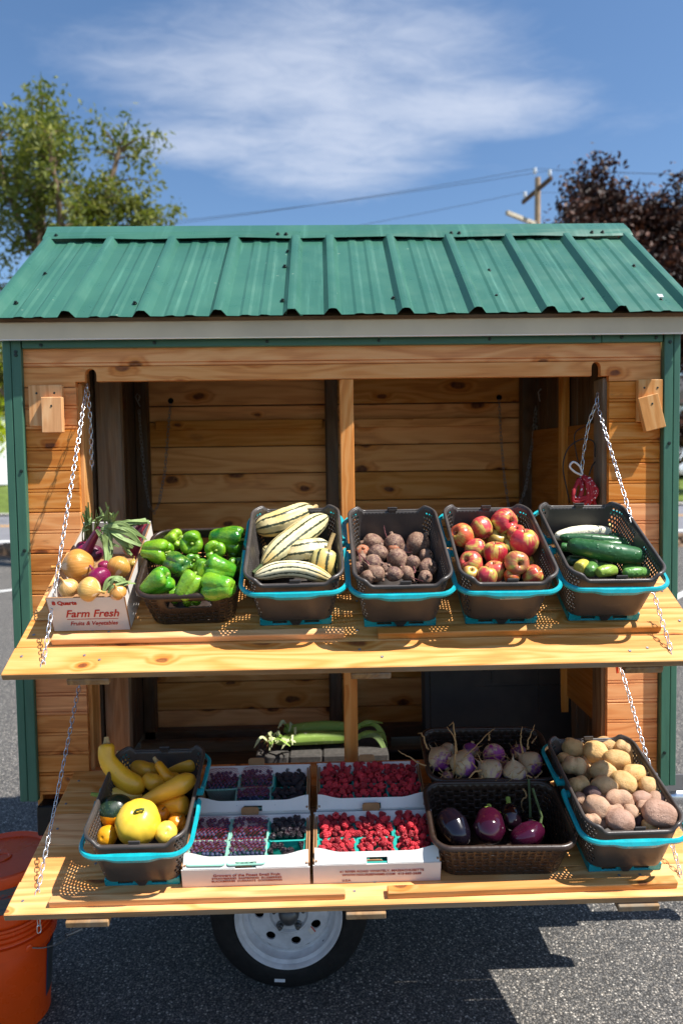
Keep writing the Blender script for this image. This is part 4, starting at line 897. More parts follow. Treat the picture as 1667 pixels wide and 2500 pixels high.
def woven(S, x, v, yaw, W_, L_, H_, hand, label):
    bo, ri = bin_mesh(W_, L_, H_, hand); t = thing('woven_bin', label, 'basket', S.at(x, v, 0) @ RZ(yaw), 'brown woven plastic bins'); o = link('body', bo, t); md = o.modifiers.new('thick', 'SOLIDIFY'); md.thickness = .002; md.offset = -1
    link('rim', ri, t)
    if hand:
        for sg in (-1, 1):
            b = MB(); zc = .004+(H_-.004)*6/9; q = rrect(.128, .027, .008, 4); n = len(q); ang = atan2(.020, H_)
            b.add([V((a, d_, c)) for a, c, *_ in q for d_ in (-.0015, .0025)]+[V((a*1.10, d_, c*1.36)) for a, c, *_ in q for d_ in (-.0015, .0025)], [(2*i, 2*((i+1) % n), 2*((i+1) % n)+1, 2*i+1) for i in range(n)]+[(2*n+2*i, 2*n+2*((i+1) % n), 2*n+2*((i+1) % n)+1, 2*n+2*i+1) for i in range(n)]+[(2*i, 2*((i+1) % n), 2*n+2*((i+1) % n), 2*n+2*i) for i in range(n)]+[(2*i+1, 2*((i+1) % n)+1, 2*n+2*((i+1) % n)+1, 2*n+2*i+1) for i in range(n)])
            b.build('hand_hold', 'weave', t, M=RZ(0 if sg < 0 else 180) @ T((0, -L_/2+.020*(1-6/9)-.0005, zc)) @ RX(math.degrees(ang)), smooth=30)
    return t
woven(US, -.400, .231, 1.5, .268, .318, .118, True, 'brown woven bin with hand hole holding green bell peppers')
woven(LS, .431, .368, -1.0, .368, .240, .118, False, 'brown woven bin of eggplants at the front of the lower shelf')
woven(LS, .459, .112, -1.0, .372, .240, .118, False, 'brown woven bin of turnips behind the eggplant bin')
# ------------------------------------------------------------------ cardboard boxes
def carton():
    t = thing('produce_box', 'white cardboard produce box of onions lettered Farm Fresh in red', 'box', US.at(-.667, .204, 0) @ RZ(0.3))
    w, l, h = .206, .366, .112; k_ = .0035
    for nme, c, d_ in (('front_panel', (0, -l/2, h/2), (w, k_, h)), ('back_panel', (0, l/2, h/2+.004), (w, k_, h+.008)), ('side_panel', (-w/2+k_/2, 0, h/2), (k_, l-k_, h)), ('side_panel', (w/2-k_/2, 0, h/2), (k_, l-k_, h))):
        o = MB().box((0, 0, 0), d_).build(nme, 'whitecard', t, M=T(c))
    MB().box((0, 0, .002), (w-.008, l-.008, .003)).build('bottom_panel', 'browncard', t)
    b = MB(); b.box((0, -l/2, h+.0006), (w-.001, k_+.0004, .0012)).box((-w/2+k_/2, 0, h+.0006), (k_+.0004, l-.004, .0012)).box((w/2-k_/2, 0, h+.0006), (k_+.0004, l-.004, .0012)).box((-w/2-.0002, -l/2, h/2), (.0022, k_+.0012, h)).box((w/2+.0002, -l/2, h/2), (.0022, k_+.0012, h)).build('cut_edges', 'browncard', t)
    F_ = T((0, -l/2-k_/2-.0007, 0)) @ RX(90)
    text('lettering', '8 Quarts', .0165, 'redink', t, F_ @ T((-.090, .090, 0)), 'LEFT', 0, .0008, 1.08)
    text('lettering', 'Farm Fresh', .034, 'redink', t, F_ @ T((.008, .0475, 0)), 'CENTER', .36, .0006, .92)
    text('lettering', 'Fruits & Vegetables', .0185, 'redink', t, F_ @ T((.008, .0195, 0)), 'CENTER', .36, .0003, .88)
    MB().box((0, 0, 0), (.137, .0006, .0016)).build('rule', 'redink', t, M=T((.008, -l/2-k_/2-.0004, .040)))
carton()
def flat(x0, x1, v0, v1, label, front_lines, mat, hf, lift=0., stack=False):
    w, l = x1-x0, v1-v0; t = thing('berry_flat', label, 'box', LS.at((x0+x1)/2, (v0+v1)/2, lift), 'shallow berry boxes on the lower shelf'); k_ = .004; h = hf
    MB().box((0, 0, .003), (w-.01, l-.01, .004)).build('bottom_panel', 'browncard', t)
    b = MB()
    if front_lines and 'S.A' in str(front_lines): b.prism([(-w/2, .0), (-w*.02-.05, 0), (-.015, -.013), (.052, -.013), (.058, .002), (.066, .008), (w/2, .008), (w/2, h), (-w/2, h)] if False else [(-w/2, -.0), (w/2, .0), (w/2, h), (-w/2, h)], k_, T((0, -l/2, 0)))
    else: b.prism([(-w/2, .0), (w/2, .0), (w/2, h), (-w/2, h)], k_, T((0, -l/2, 0)))
    b.build('front_panel', 'whitecard', t)
    MB().prism([(-w/2, 0), (w/2, 0), (w/2, h+.012), (-w/2, h+.012)], k_, T((0, l/2-k_, 0))).build('back_panel', 'whitecard', t)
    for s_ in (-1, 1):
        for q in (0, .0065): MB().box((0, 0, (h+.010)/2), (k_, l-.010, h+.010)).build('side_panel', 'browncard', t, M=T((s_*(w/2-k_/2-q), 0, 0)))
    def flapm(sg, dep, tilt, m, cut):
        # flap hinged on the top edge, folded inwards, with a curved free edge and a hand-hole
        b = MB(); n = 24; xs = [-w/2+.004+(w-.008)*i/n for i in range(n+1)]; hx = .032
        def ed(x): a = abs(x)/(w/2); return dep*(1.0 if a < .45 else 1-.0*a) + .012*smooth(.55, .98, a)
        top_, bot = [], []
        for x in xs: top_.append((x, 0, 0)); bot.append((x, ed(x), 0))
        vs = [V(p) for p in top_+bot]; fs = []
        for i in range(n):
            xm = (xs[i]+xs[i+1])/2
            if cut and abs(xm) < hx: vs += [V((xs[i], .015, 0)), V((xs[i+1], .015, 0))]; o = len(vs); fs.append((o-2, o-1, n+1+i+1, n+1+i))
            else: fs.append((i, i+1, n+1+i+1, n+1+i))
        b.add(vs, fs); o = b.build('top_flap', m, t, M=T((0, sg*(l/2-.002), h+(.001 if sg < 0 else .013))) @ RZ(0 if sg < 0 else 180) @ RX(tilt)); md = o.modifiers.new('thick', 'SOLIDIFY'); md.thickness = .0032; md.offset = 0
    flapm(-1, .029, 42, mat, True); flapm(1, .036, -24, mat, False)
    MB().prism([(a, c) for a, c, *_ in rrect(.050, .026, .009, 4)], .003, T((0, 0, 0))).build('hand_tab', 'browncard', t, M=T((-.004, l/2+.0005, h+.024)) @ RX(-14))
    MB().prism([(a, c) for a, c, *_ in rrect(.056, .022, .008, 4)], .003, T((0, 0, 0))).build('hand_tab', 'browncard', t, M=T((-.012, -l/2+.006, h-.004)) @ RX(-8))
    for i, (s_, sz, zz, xx, bo) in enumerate(front_lines): text('lettering', s_, sz, 'darkink', t, T((xx, -l/2-.0012, zz)) @ RX(90), 'CENTER', 0, bo, 1.12)
    return t
FL = flat(-.416, -.082, .297, .4775, 'nearer white berry box of blueberries and blackberries, Finest Small Fruit lettering', [('Growers of the Finest Small Fruit', .0115, .033, .002, .0002), ('STRAWBERRIES  RASPBERRIES  BLUEBERRIES', .0084, .0235, .002, .0001), ('BLACKBERRIES  CURRANTS  GOOSEBERRIES', .0084, .0145, .002, .0001)], 'stained', .056)
flat(-.408, -.084, .103, .290, 'farther white berry box holding netted blueberry pints beside yellow squash', [], 'stained', .060, .012)
flat(-.073, .262, .297, .4775, 'nearer white raspberry box printed with a River Road address', [('41 RIVER ROAD WHATELY, MASSACHUSETTS', .0098, .035, .012, .0002), ('WWW.NOURSEFARMS.COM  413-665-2658', .0098, .0235, .012, .0002), ('U.S.A.', .0088, .006, -.080, .0002)], 'whitecard', .060)
flat(-.065, .252, .100, .290, 'farther white raspberry box nearest the centre post', [], 'whitecard', .060, .012)
# pint baskets
def pint_mesh(w, l, h):
    b = MB(); q0, q1, q2, q3 = rrect(w*.82, l*.82, .012, 3), rrect(w, l, .008, 3), rrect(w-.005, l-.005, .007, 3), rrect(w*.82-.004, l*.82-.004, .011, 3); n = len(q0)
    R0 = [V((x, y, 0)) for x, y, *_ in q0]; R1 = [V((x, y, h)) for x, y, *_ in q1]; R2 = [V((x, y, h)) for x, y, *_ in q2]; R3 = [V((x, y, .003)) for x, y, *_ in q3]
    b.add(R0+R1+R2+R3, [(r*n+i, r*n+(i+1) % n, (r+1)*n+(i+1) % n, (r+1)*n+i) for r in range(3) for i in range(n)]+[tuple(range(n-1, -1, -1)), tuple(3*n+i for i in range(n))]); return b
PW, PL, PH = .0985, .0835, .055
PM = pint_mesh(PW, PL, PH).mesh('body', 'pint', 50); PM2 = pint_mesh(PW, PL, PH).mesh('body', 'pintpale', 50)
PRIM = MB(); q = rrect(PW+.002, PL+.002, .009, 4); n = len(q)
PRIM.add([V((x+a*d_, y+c*d_, z)) for x, y, a, c in q for d_, z in ((0, 0), (.0025, .001), (.0025, .004), (0, .005), (-.0025, .004), (-.0025, .001))], [(i*6+k_, i*6+(k_+1) % 6, ((i+1) % n)*6+(k_+1) % 6, ((i+1) % n)*6+k_) for i in range(n) for k_ in range(6)])
PRT = PRIM.mesh('rim', 'pint', 60); PRP = PRIM.mesh('rim', 'pintpale', 60)
def dome(x, y, hp): return hp*(1-(abs(x)/(PW/2))**5)*(1-(abs(y)/(PL/2))**5)
def netmesh(hp, seed, front=False):
    b = MB(); Rr = random.Random(seed); n = 9
    tk = -.35 if False else 0
    def pt(s_, t_): x = (s_-.5)*PW; y = (t_-.5)*PL; return V((x+Rr.uniform(-.0006, .0006), y, PH+.004+dome(x*.96, y*.96, hp)))
    for k_ in range(-n, n+1):
        for dr in (1, -1):
            pts = []
            for i in range(13):
                t_ = i/12; s_ = (t_*1.0*dr+k_/n*1.0+(0 if dr > 0 else 1))
                s_ = s_+.0
                if -.001 <= s_ <= 1.001 and not (front and t_ < .30): pts.append(pt(s_, t_))
            if len(pts) > 1: b.tube(pts, .00036, 3)
    for k_ in range(0 if front else 15):                  # net pulled down over the front of the pint
        for dr in (1, -1):
            pts = []
            for i in range(5):
                z = PH+.004-i*.012; x = (-.5+k_/14)*PW+dr*i*.007; f = 1-.18*(i*.012/PH)
                if abs(x) <= PW/2*f: pts.append(V((x, -PL/2*f-.0022, z)))
            if len(pts) > 1: b.tube(pts, .00036, 3)
    return b
NET = [netmesh(.016, i).mesh('net', 'net') for i in range(2)]; NETF = netmesh(.014, 5, True).mesh('net', 'net')
def drupe(name, mat, n, L, r0, hollow):
    b = MB(); bm = bmesh.new(); bmesh.ops.create_icosphere(bm, subdivisions=1, radius=1); iv = [v.co.copy() for v in bm.verts]; jf = [tuple(v.index for v in f.verts) for f in bm.faces]; bm.free(); Rr = random.Random(n)
    def body(t): return r0*sqrt(max(0, 1-(max(0, t-.12)/.90)**2.3))*(1 if t > .1 else .80+2*t)
    for i in range(n):
        t = (i+.5)/n*.97; a = i*2.39996; rr = body(t)*.83; c = V((rr*cos(a), rr*sin(a), L*(t-.5))); s_ = .0031*(1.05-.30*t)*Rr.uniform(.88, 1.1)*r0/.0085; b.add([c+v*s_ for v in iv], jf)
    b.lathe([(0, L*.42), (body(.8)*.7, L*.3), (body(.4)*.78, -L*.1), (body(.05)*.80, -L*.5)]+([(body(.05)*.52, -L*.52), (body(.05)*.45, -L*.30), (0, L*.05)] if hollow else [(0, -L*.5)]), 12)
    return b.mesh(name, mat, 'all')
RASP = [drupe('raspberry', 'raspberry', 44, .0185, .0086, True), drupe('raspberry', 'raspberry', 40, .0165, .0090, True), drupe('raspberry', 'raspberry', 48, .020, .0082, False)]
BLACK = [drupe('blackberry', 'blackberry', 42, .021, .0093, False), drupe('blackberry', 'blackberry', 38, .019, .0096, False)]
bb = MB(); bb.lathe([(0, -.95), (.45, -.86), (.85, -.45), (1, 0), (.88, .46), (.55, .80), (.36, .90), (.30, .97), (.26, .86), (0, .84)], 14); BLUE = bb.mesh('blueberry', 'blueberry', 'all')
Rb = random.Random(77)
def place_pint(x, v, lift, kind, where, n, hp, tilt=0):
    cut = -.02 if 'front' in where and kind != 'blueberry' else -.024 if 'front' in where else -1
    col = PM if kind != 'blueberry' else PM2
    base = LS.at(x, v, .006+lift) @ RZ(Rb.uniform(-2, 2)) @ RX(tilt)
    plural = {'raspberry': 'raspberries', 'blackberry': 'blackberries', 'blueberry': 'blueberries'}[kind]
    t = thing('pint_basket', ('pale green pint of blueberries under red netting, ' if kind == 'blueberry' else 'teal pint basket of %s, ' % plural)+where, 'pint basket', base, 'pint baskets in the berry boxes')
    link('body', col, t); link('rim', PRT if kind != 'blueberry' else PRP, t, T((0, 0, PH-.003)))
    if kind == 'blueberry': link('net', NETF if 'front' in where else Rb.choice(NET), t)
    lab = {'raspberry': 'ripe red raspberry in the pint at ', 'blackberry': 'glossy blackberry in the pint at ', 'blueberry': 'netted dusty blueberry in the pint at '}[kind]+where
    pts = []
    if kind == 'blueberry': d0, nx_, ny_ = .0118, 8, 7
    else: d0, nx_, ny_ = .0188, 5, 4
    for j in range(ny_):
        for i in range(nx_):
            px_ = (-(nx_-1)/2+i+(.25 if j % 2 else -.25))*d0*.98; py_ = (-(ny_-1)/2+j)*d0*1.0
            if abs(px_) < PW/2-d0*.36 and abs(py_) < PL/2-d0*.36 and py_ > cut: pts.append((px_, py_, 0))
    Rb.shuffle(pts); pts = pts[:n]
    if kind != 'blueberry':
        top_ = [(Rb.uniform(-PW*.49, PW*.49), Rb.uniform(-PL*.49, PL*.49), 1) for _ in range(90)]; acc = []
        for p in top_:
            if len(acc) < n-len(pts) and p[1] > cut+.008 and all((p[0]-a[0])**2+(p[1]-a[1])**2 > (d0*.86)**2 for a in acc): acc.append(p)
        pts += acc
    for (a, c, top_) in pts:
        h = PH-.003+dome(a, c, hp)+(0.0105 if top_ else 0)+Rb.uniform(-.002, .0015); M = base @ T((a+Rb.uniform(-.0012, .0012), c+Rb.uniform(-.0012, .0012), h))
        q = Quaternion((Rb.gauss(0, 1), Rb.gauss(0, 1), Rb.gauss(0, 1), Rb.gauss(0, 1))).normalized().to_matrix().to_4x4()
        if kind == 'blueberry': s_ = .0059*Rb.uniform(.88, 1.12); o = link('blueberry', BLUE, None, M @ q @ S3(s_, s_, s_*.88), lab, 'blueberry', 'blueberries '+where)
        else: s_ = Rb.uniform(.80, 1.05); o = link(kind, Rb.choice(RASP if kind == 'raspberry' else BLACK), None, M @ q @ S3(s_, s_, s_), lab, kind, plural+' '+where)
XL = (-.354, -.249, -.144); XLr = (-.349, -.246, -.142); XR = (-.010, .095, .200); XRr = (-.006, .0935, .1935)
VB, VF, VBr, VFr = .347, .429, .147, .231
CN = ('left', 'middle', 'right')
for i in range(3):
    for v, rw in ((VB, 'back'), (VF, 'front')): place_pint(XR[i], v, 0, 'raspberry', '%s %s in the nearer raspberry box' % (rw, CN[i]), 30 if rw == 'back' else 19, .010)
    for v, rw in ((VBr, 'back'), (VFr, 'front')): place_pint(XRr[i], v, .012, 'raspberry', '%s %s in the farther raspberry box' % (rw, CN[i]), 30 if rw == 'back' else 19, .009)
for i in range(2):
    for v, rw in ((VB, 'back'), (VF, 'front')): place_pint(XL[i], v, .004, 'blueberry', '%s %s in the nearer blueberry box' % (rw, CN[i]), 42, .010)
place_pint(XL[2], VB, .0, 'blackberry', 'back right in the nearer blueberry box', 20, .012); place_pint(XL[2]-.003, VF, -.004, 'blackberry', 'front right in the nearer blueberry box', 7, .004)
place_pint(XLr[0], VBr+.004, .012, 'blueberry', 'back left in the farther blueberry box', 42, .008); place_pint(XLr[1], VBr, .012, 'blueberry', 'back middle in the farther blueberry box', 42, .010); place_pint(XLr[1]-.004, VFr+.002, .012, 'blueberry', 'front middle in the farther blueberry box', 42, .008)
place_pint(XLr[2], VBr, .008, 'blackberry', 'back right in the farther blueberry box', 18, .008); place_pint(XLr[2]-.002, VFr, .008, 'blackberry', 'front right in the farther blueberry box', 17, .010)
# ------------------------------------------------------------------ vegetables: shapes
def prof_mesh(name, prof, mat, lobes=0, depth=0., wob=.04, seed=0, nu=40, nv=36, tail=None, shoulder=0., sharp=.6, squash=0.):
    """Body of revolution through (r, z) control points with lobes and slow irregularity, unit radius, stem along +Z."""
    P_ = catmull([(r, 0, z) for r, z in prof], nv); off = V((seed*7.3, seed*3.1, seed*1.7)); z1 = max(p.z for p in P_); rm = max(p.x for p in P_)
    def fn(u, v):
        p = P_[round(v*nv)]; a = 2*pi*u; r = max(p.x, 0.0); z = p.z
        if lobes:
            g = abs(cos(lobes*a/2+seed))**sharp; m = smooth(0, .5, r/rm); r *= 1-depth*(1-g)*m; z += shoulder*(g-.55)*smooth(.25, .9, z/z1)*smooth(.1, .5, r)
        q = mnoise.noise(V((cos(a)*1.1, sin(a)*1.1, z*.9))+off); r *= 1+wob*q*2.2; x, y = r*cos(a), r*sin(a)*(1-squash); x += wob*1.3*mnoise.noise(V((z*.8, seed, 3)))*rm
        if tail and z < tail[0]: k_ = tail[0]-z; x += tail[1]*k_*k_; y += tail[2]*k_*k_*.8
        return (x, y, z)
    return MB().surf(fn, nu, nv).mesh(name, mat, 'all')
def put(name, me, M, color, label, cat, group=None):
    o = link(name, me, None, M, label, cat, group); o.color = (*C(color)[:3], 1); return o
def face(d_, spin=0.):
    """Rotation taking +Z to d_ given as (right, towards the camera, up off the shelf)."""
    v = V((d_[0], -d_[1], d_[2])).normalized(); return v.to_track_quat('Z', 'Y').to_matrix().to_4x4() @ RZ(spin)
Rv = random.Random(42)
def rot(M): return M.to_3x3().to_4x4()
# ---- apples
AP = [prof_mesh('apple', [(.02, -.66), (.10, -.74), (.26, -.88), (.55, -.84), (.86, -.42), (.99, .10), (.93, .52), (.70, .82), (.40, .90), (.20, .80), (.08, .62), (.0, .52)], 'apple', 5, .05, .035, i, sharp=1.2) for i in range(5)]
ASTEM = MB().tube([(0, 0, .5), (.03, .02, .75), (.10, .05, 1.02)], [.035, .03, .05], 6).mesh('stem', 'brownstem', 'all')
ACAL = MB().tube([(0, 0, -.66), (0, 0, -.76)], [.10, .05], 6).mesh('calyx', 'scar', 'all')
# x, v (down the shelf), height over the boards, radii
APPLES=[
 (0.509,0.096,0.145,0.04,0.038),
 (0.441,0.115,0.135,0.033,0.034),
 (0.37,0.177,0.15,0.034,0.036),
 (0.401,0.218,0.13,0.032,0.03),
 (0.449,0.265,0.145,0.035,0.035),
 (0.532,0.244,0.165,0.041,0.038),
 (0.541,0.14,0.125,0.03,0.026),
 (0.489,0.333,0.16,0.034,0.033),
 (0.372,0.316,0.15,0.033,0.027),
 (0.488,0.125,0.1,0.032,0.026),
 (0.436,0.323,0.125,0.03,0.022),
 (0.402,0.373,0.145,0.029,0.019),
 (0.362,0.353,0.14,0.023,0.019),
 (0.532,0.358,0.135,0.029,0.019),
 (0.476,0.355,0.13,0.023,0.013),
 (0.435,0.121,0.09,0.024,0.021),
 (0.509,0.153,0.09,0.026,0.023),
 (0.562,0.24,0.09,0.021,0.02),
]
BEETS=[
 (0.117,0.116,0.085,0.032,0.017),
 (0.179,0.126,0.09,0.031,0.021),
 (0.249,0.134,0.09,0.038,0.026),
 (0.082,0.173,0.095,0.021,0.02),
 (0.123,0.2,0.105,0.03,0.022),
 (0.175,0.15,0.085,0.017,0.015),
 (0.173,0.259,0.13,0.027,0.027),
 (0.217,0.267,0.12,0.018,0.021),
 (0.264,0.208,0.1,0.022,0.017),
 (0.259,0.277,0.11,0.024,0.025),
 (0.104,0.267,0.12,0.026,0.017),
 (0.11,0.335,0.135,0.023,0.015),
 (0.144,0.283,0.11,0.018,0.016),
 (0.159,0.333,0.13,0.022,0.014),
 (0.195,0.317,0.12,0.021,0.014),
 (0.079,0.208,0.09,0.017,0.015),
 (0.069,0.262,0.1,0.015,0.013),
 (0.085,0.344,0.13,0.016,0.011),
 (0.243,0.338,0.12,0.018,0.01),
 (0.21,0.137,0.075,0.016,0.014),
]
PEPPERS=[
 (-0.514,0.197,0.125,0.042,0.042),
 (-0.418,0.145,0.125,0.036,0.039),
 (-0.32,0.137,0.125,0.045,0.035),
 (-0.346,0.18,0.115,0.034,0.031),
 (-0.438,0.273,0.13,0.04,0.037),
 (-0.316,0.304,0.135,0.04,0.034),
 (-0.38,0.257,0.105,0.022,0.027),
 (-0.486,0.35,0.125,0.039,0.033),
 (-0.397,0.365,0.125,0.036,0.033),
 (-0.312,0.377,0.13,0.042,0.027),
 (-0.486,0.105,0.1,0.032,0.019),
 (-0.412,0.193,0.085,0.025,0.021),
 (-0.284,0.239,0.09,0.022,0.028),
 (-0.299,0.152,0.085,0.025,0.021),
 (-0.399,0.332,0.075,0.029,0.021),
 (-0.439,0.332,0.075,0.023,0.019),
]
DELICATA=[
 ([(-0.24,0.094,0.13),(-0.151,0.078,0.15),(-0.066,-0.008,0.14)],(0.035)),
 ([(-0.205,0.299,0.14),(-0.118,0.211,0.17),(-0.022,0.067,0.155)],(0.032)),
 ([(-0.149,0.248,0.14),(-0.08,0.248,0.155),(-0.014,0.195,0.12)],(0.032)),
 ([(-0.021,0.261,0.165),(-0.031,0.291,0.14),(-0.035,0.293,0.1)],(0.039)),
 ([(-0.22,0.352,0.145),(-0.152,0.337,0.155),(-0.084,0.342,0.155),(-0.009,0.357,0.13)],(0.021)),
 ([(-0.209,0.134,0.09),(-0.178,0.181,0.09),(-0.144,0.22,0.09)],(0.02)),
]
CUKES=[
 ([(0.704,0.045,0.1),(0.785,0.043,0.1),(0.869,0.049,0.09)],(0.014)),
 ([(0.662,0.124,0.105),(0.746,0.102,0.11),(0.849,0.09,0.1)],(0.016)),
 ([(0.667,0.148,0.12),(0.762,0.166,0.125),(0.872,0.174,0.115)],(0.013)),
 ([(0.729,0.193,0.12),(0.811,0.193,0.12),(0.89,0.186,0.11)],(0.012)),
 ([(0.662,0.226,0.145),(0.757,0.279,0.155),(0.871,0.282,0.135)],(0.026)),
 ([(0.661,0.24,0.1),(0.724,0.251,0.1),(0.79,0.262,0.1)],(0.016)),
 ([(0.703,0.285,0.11),(0.744,0.286,0.11),(0.782,0.291,0.11)],(0.01)),
 ([(0.69,0.352,0.14),(0.712,0.306,0.12),(0.735,0.257,0.1)],(0.018)),
 ([(0.702,0.365,0.145),(0.732,0.355,0.145),(0.764,0.339,0.135)],(0.015)),
 ([(0.665,0.329,0.135),(0.68,0.312,0.13),(0.702,0.288,0.12)],(0.017)),
 ([(0.776,0.36,0.14),(0.814,0.358,0.14),(0.854,0.348,0.13)],(0.014)),
 ([(0.804,0.298,0.11),(0.843,0.296,0.11),(0.884,0.283,0.1)],(0.012)),
 ([(0.829,0.116,0.1),(0.853,0.116,0.1),(0.875,0.121,0.1)],(0.009)),
 ([(0.662,0.183,0.11),(0.68,0.188,0.11),(0.723,0.182,0.1)],(0.012)),
]
ONIONS=[
 (-0.714,0.266,0.13,0.048,0.041),
 (-0.602,0.269,0.125,0.034,0.032),
 (-0.643,0.319,0.125,0.033,0.026),
 (-0.717,0.356,0.12,0.028,0.024),
 (-0.658,0.37,0.125,0.034,0.024),
 (-0.582,0.374,0.115,0.023,0.018),
 (-0.731,0.155,0.11,0.023,0.026),
 (-0.655,0.232,0.1,0.021,0.019),
 (-0.597,0.133,0.1,0.026,0.03),
 (-0.71,0.151,0.09,0.026,0.028),
 (-0.581,0.211,0.095,0.014,0.014),
]
OLEAF=[
 ([(-0.746,0.107,0.1),(-0.73,0.119,0.16),(-0.715,0.14,0.24)],(0.004)),
 ([(-0.736,0.107,0.1),(-0.72,0.119,0.16),(-0.701,0.141,0.24)],(0.005)),
 ([(-0.73,0.1,0.1),(-0.712,0.119,0.16),(-0.694,0.139,0.23)],(0.004)),
 ([(-0.722,0.093,0.1),(-0.703,0.112,0.16),(-0.678,0.14,0.23)],(0.004)),
 ([(-0.752,0.107,0.1),(-0.738,0.125,0.15),(-0.725,0.144,0.19)],(0.004)),
 ([(-0.722,0.127,0.17),(-0.702,0.15,0.2),(-0.697,0.141,0.19)],(0.004)),
 ([(-0.688,0.158,0.17),(-0.658,0.163,0.18),(-0.645,0.172,0.16),(-0.63,0.197,0.12)],(0.005)),
 ([(-0.661,0.154,0.19),(-0.617,0.159,0.19),(-0.563,0.102,0.17)],(0.006)),
 ([(-0.66,0.157,0.19),(-0.61,0.154,0.18),(-0.562,0.137,0.14)],(0.006)),
 ([(-0.655,0.161,0.19),(-0.605,0.157,0.17),(-0.569,0.15,0.13)],(0.007)),
 ([(-0.652,0.156,0.18),(-0.614,0.173,0.16),(-0.584,0.171,0.13)],(0.007)),
 ([(-0.648,0.155,0.17),(-0.624,0.172,0.15),(-0.596,0.166,0.11)],(0.005)),
 ([(-0.62,0.136,0.19),(-0.583,0.137,0.19),(-0.56,0.098,0.17)],(0.006)),
 ([(-0.635,0.138,0.18),(-0.629,0.15,0.21),(-0.625,0.162,0.24)],(0.005)),
 ([(-0.65,0.138,0.18),(-0.647,0.142,0.21),(-0.641,0.152,0.25)],(0.003)),
 ([(-0.661,0.142,0.19),(-0.66,0.141,0.21),(-0.679,0.146,0.22)],(0.003)),
 ([(-0.649,0.23,0.11),(-0.656,0.191,0.14),(-0.659,0.173,0.17)],(0.009)),
 ([(-0.64,0.227,0.11),(-0.648,0.184,0.13),(-0.651,0.165,0.16)],(0.007)),
 ([(-0.62,0.382,0.12),(-0.602,0.362,0.14),(-0.561,0.334,0.13)],(0.006)),
 ([(-0.605,0.38,0.12),(-0.588,0.368,0.14),(-0.559,0.346,0.13)],(0.005)),
 ([(-0.577,0.36,0.12),(-0.568,0.358,0.125),(-0.559,0.342,0.12)],(0.005)),
]
YSQUASH=[
 ([(-0.669,0.184,0.24),(-0.662,0.213,0.2),(-0.619,0.23,0.15),(-0.561,0.237,0.11)],(0.022,0.024,0.029,0.034),'Y1'),
 ([(-0.651,0.108,0.12),(-0.618,0.127,0.12),(-0.574,0.157,0.12),(-0.547,0.14,0.1)],(0.018,0.021,0.023,0.026),'Y2'),
 ([(-0.53,0.13,0.1),(-0.484,0.13,0.11),(-0.422,0.131,0.12)],(0.012,0.02,0.027),'Y3'),
 ([(-0.533,0.178,0.165),(-0.514,0.197,0.15),(-0.495,0.207,0.13),(-0.473,0.171,0.1)],(0.012,0.014,0.018,0.019),'Y4'),
 ([(-0.567,0.204,0.13),(-0.535,0.226,0.13),(-0.516,0.206,0.11)],(0.018,0.025,0.021),'Y5'),
 ([(-0.564,0.32,0.13),(-0.499,0.299,0.15),(-0.445,0.281,0.165),(-0.412,0.243,0.16)],(0.013,0.022,0.029,0.021),'Y6'),
 ([(-0.679,0.261,0.12),(-0.654,0.262,0.12),(-0.61,0.255,0.11),(-0.565,0.245,0.1)],(0.021,0.024,0.019,0.016),'Y7'),
 ([(-0.516,0.285,0.1),(-0.468,0.301,0.11),(-0.421,0.311,0.12)],(0.022,0.027,0.031),'Y8'),
 ([(-0.668,0.081,0.12),(-0.652,0.091,0.11),(-0.629,0.112,0.1)],(0.012,0.014,0.014),'Y15'),
]
YROUND=[
 (-0.534,0.408,0.15,0.061,0.057),
 (-0.612,0.348,0.135,0.048,0.032),
 (-0.615,0.418,0.12,0.025,0.029),
 (-0.494,0.325,0.105,0.023,0.026),
 (-0.459,0.423,0.13,0.032,0.027),
 (-0.447,0.354,0.1,0.028,0.024),
]
EGGS=[
 ([(0.291,0.336,0.1),(0.31,0.387,0.09),(0.336,0.433,0.07)],(0.031,0.04,0.03)),
 ([(0.415,0.346,0.105),(0.403,0.405,0.1),(0.394,0.431,0.07)],(0.027,0.041,0.025)),
 ([(0.481,0.307,0.09),(0.478,0.34,0.08),(0.478,0.365,0.05)],(0.017,0.03,0.024)),
 ([(0.551,0.381,0.08),(0.508,0.413,0.08),(0.458,0.419,0.06)],(0.022,0.034,0.025)),
 ([(0.54,0.323,0.06),(0.538,0.332,0.05),(0.536,0.345,0.03)],(0.013,0.02,0.02)),
]
TURNIPS=[
 (0.309,0.138,0.12,0.032,0.044),
 (0.373,0.169,0.125,0.036,0.047),
 (0.477,0.122,0.12,0.034,0.034),
 (0.451,0.193,0.115,0.038,0.027),
 (0.577,0.17,0.12,0.037,0.034),
 (0.521,0.206,0.12,0.035,0.018),
 (0.417,0.082,0.105,0.025,0.029),
 (0.564,0.09,0.1,0.024,0.024),
 (0.349,0.068,0.1,0.022,0.022),
 (0.51,0.151,0.1,0.017,0.014),
 (0.325,0.195,0.1,0.017,0.011),
]
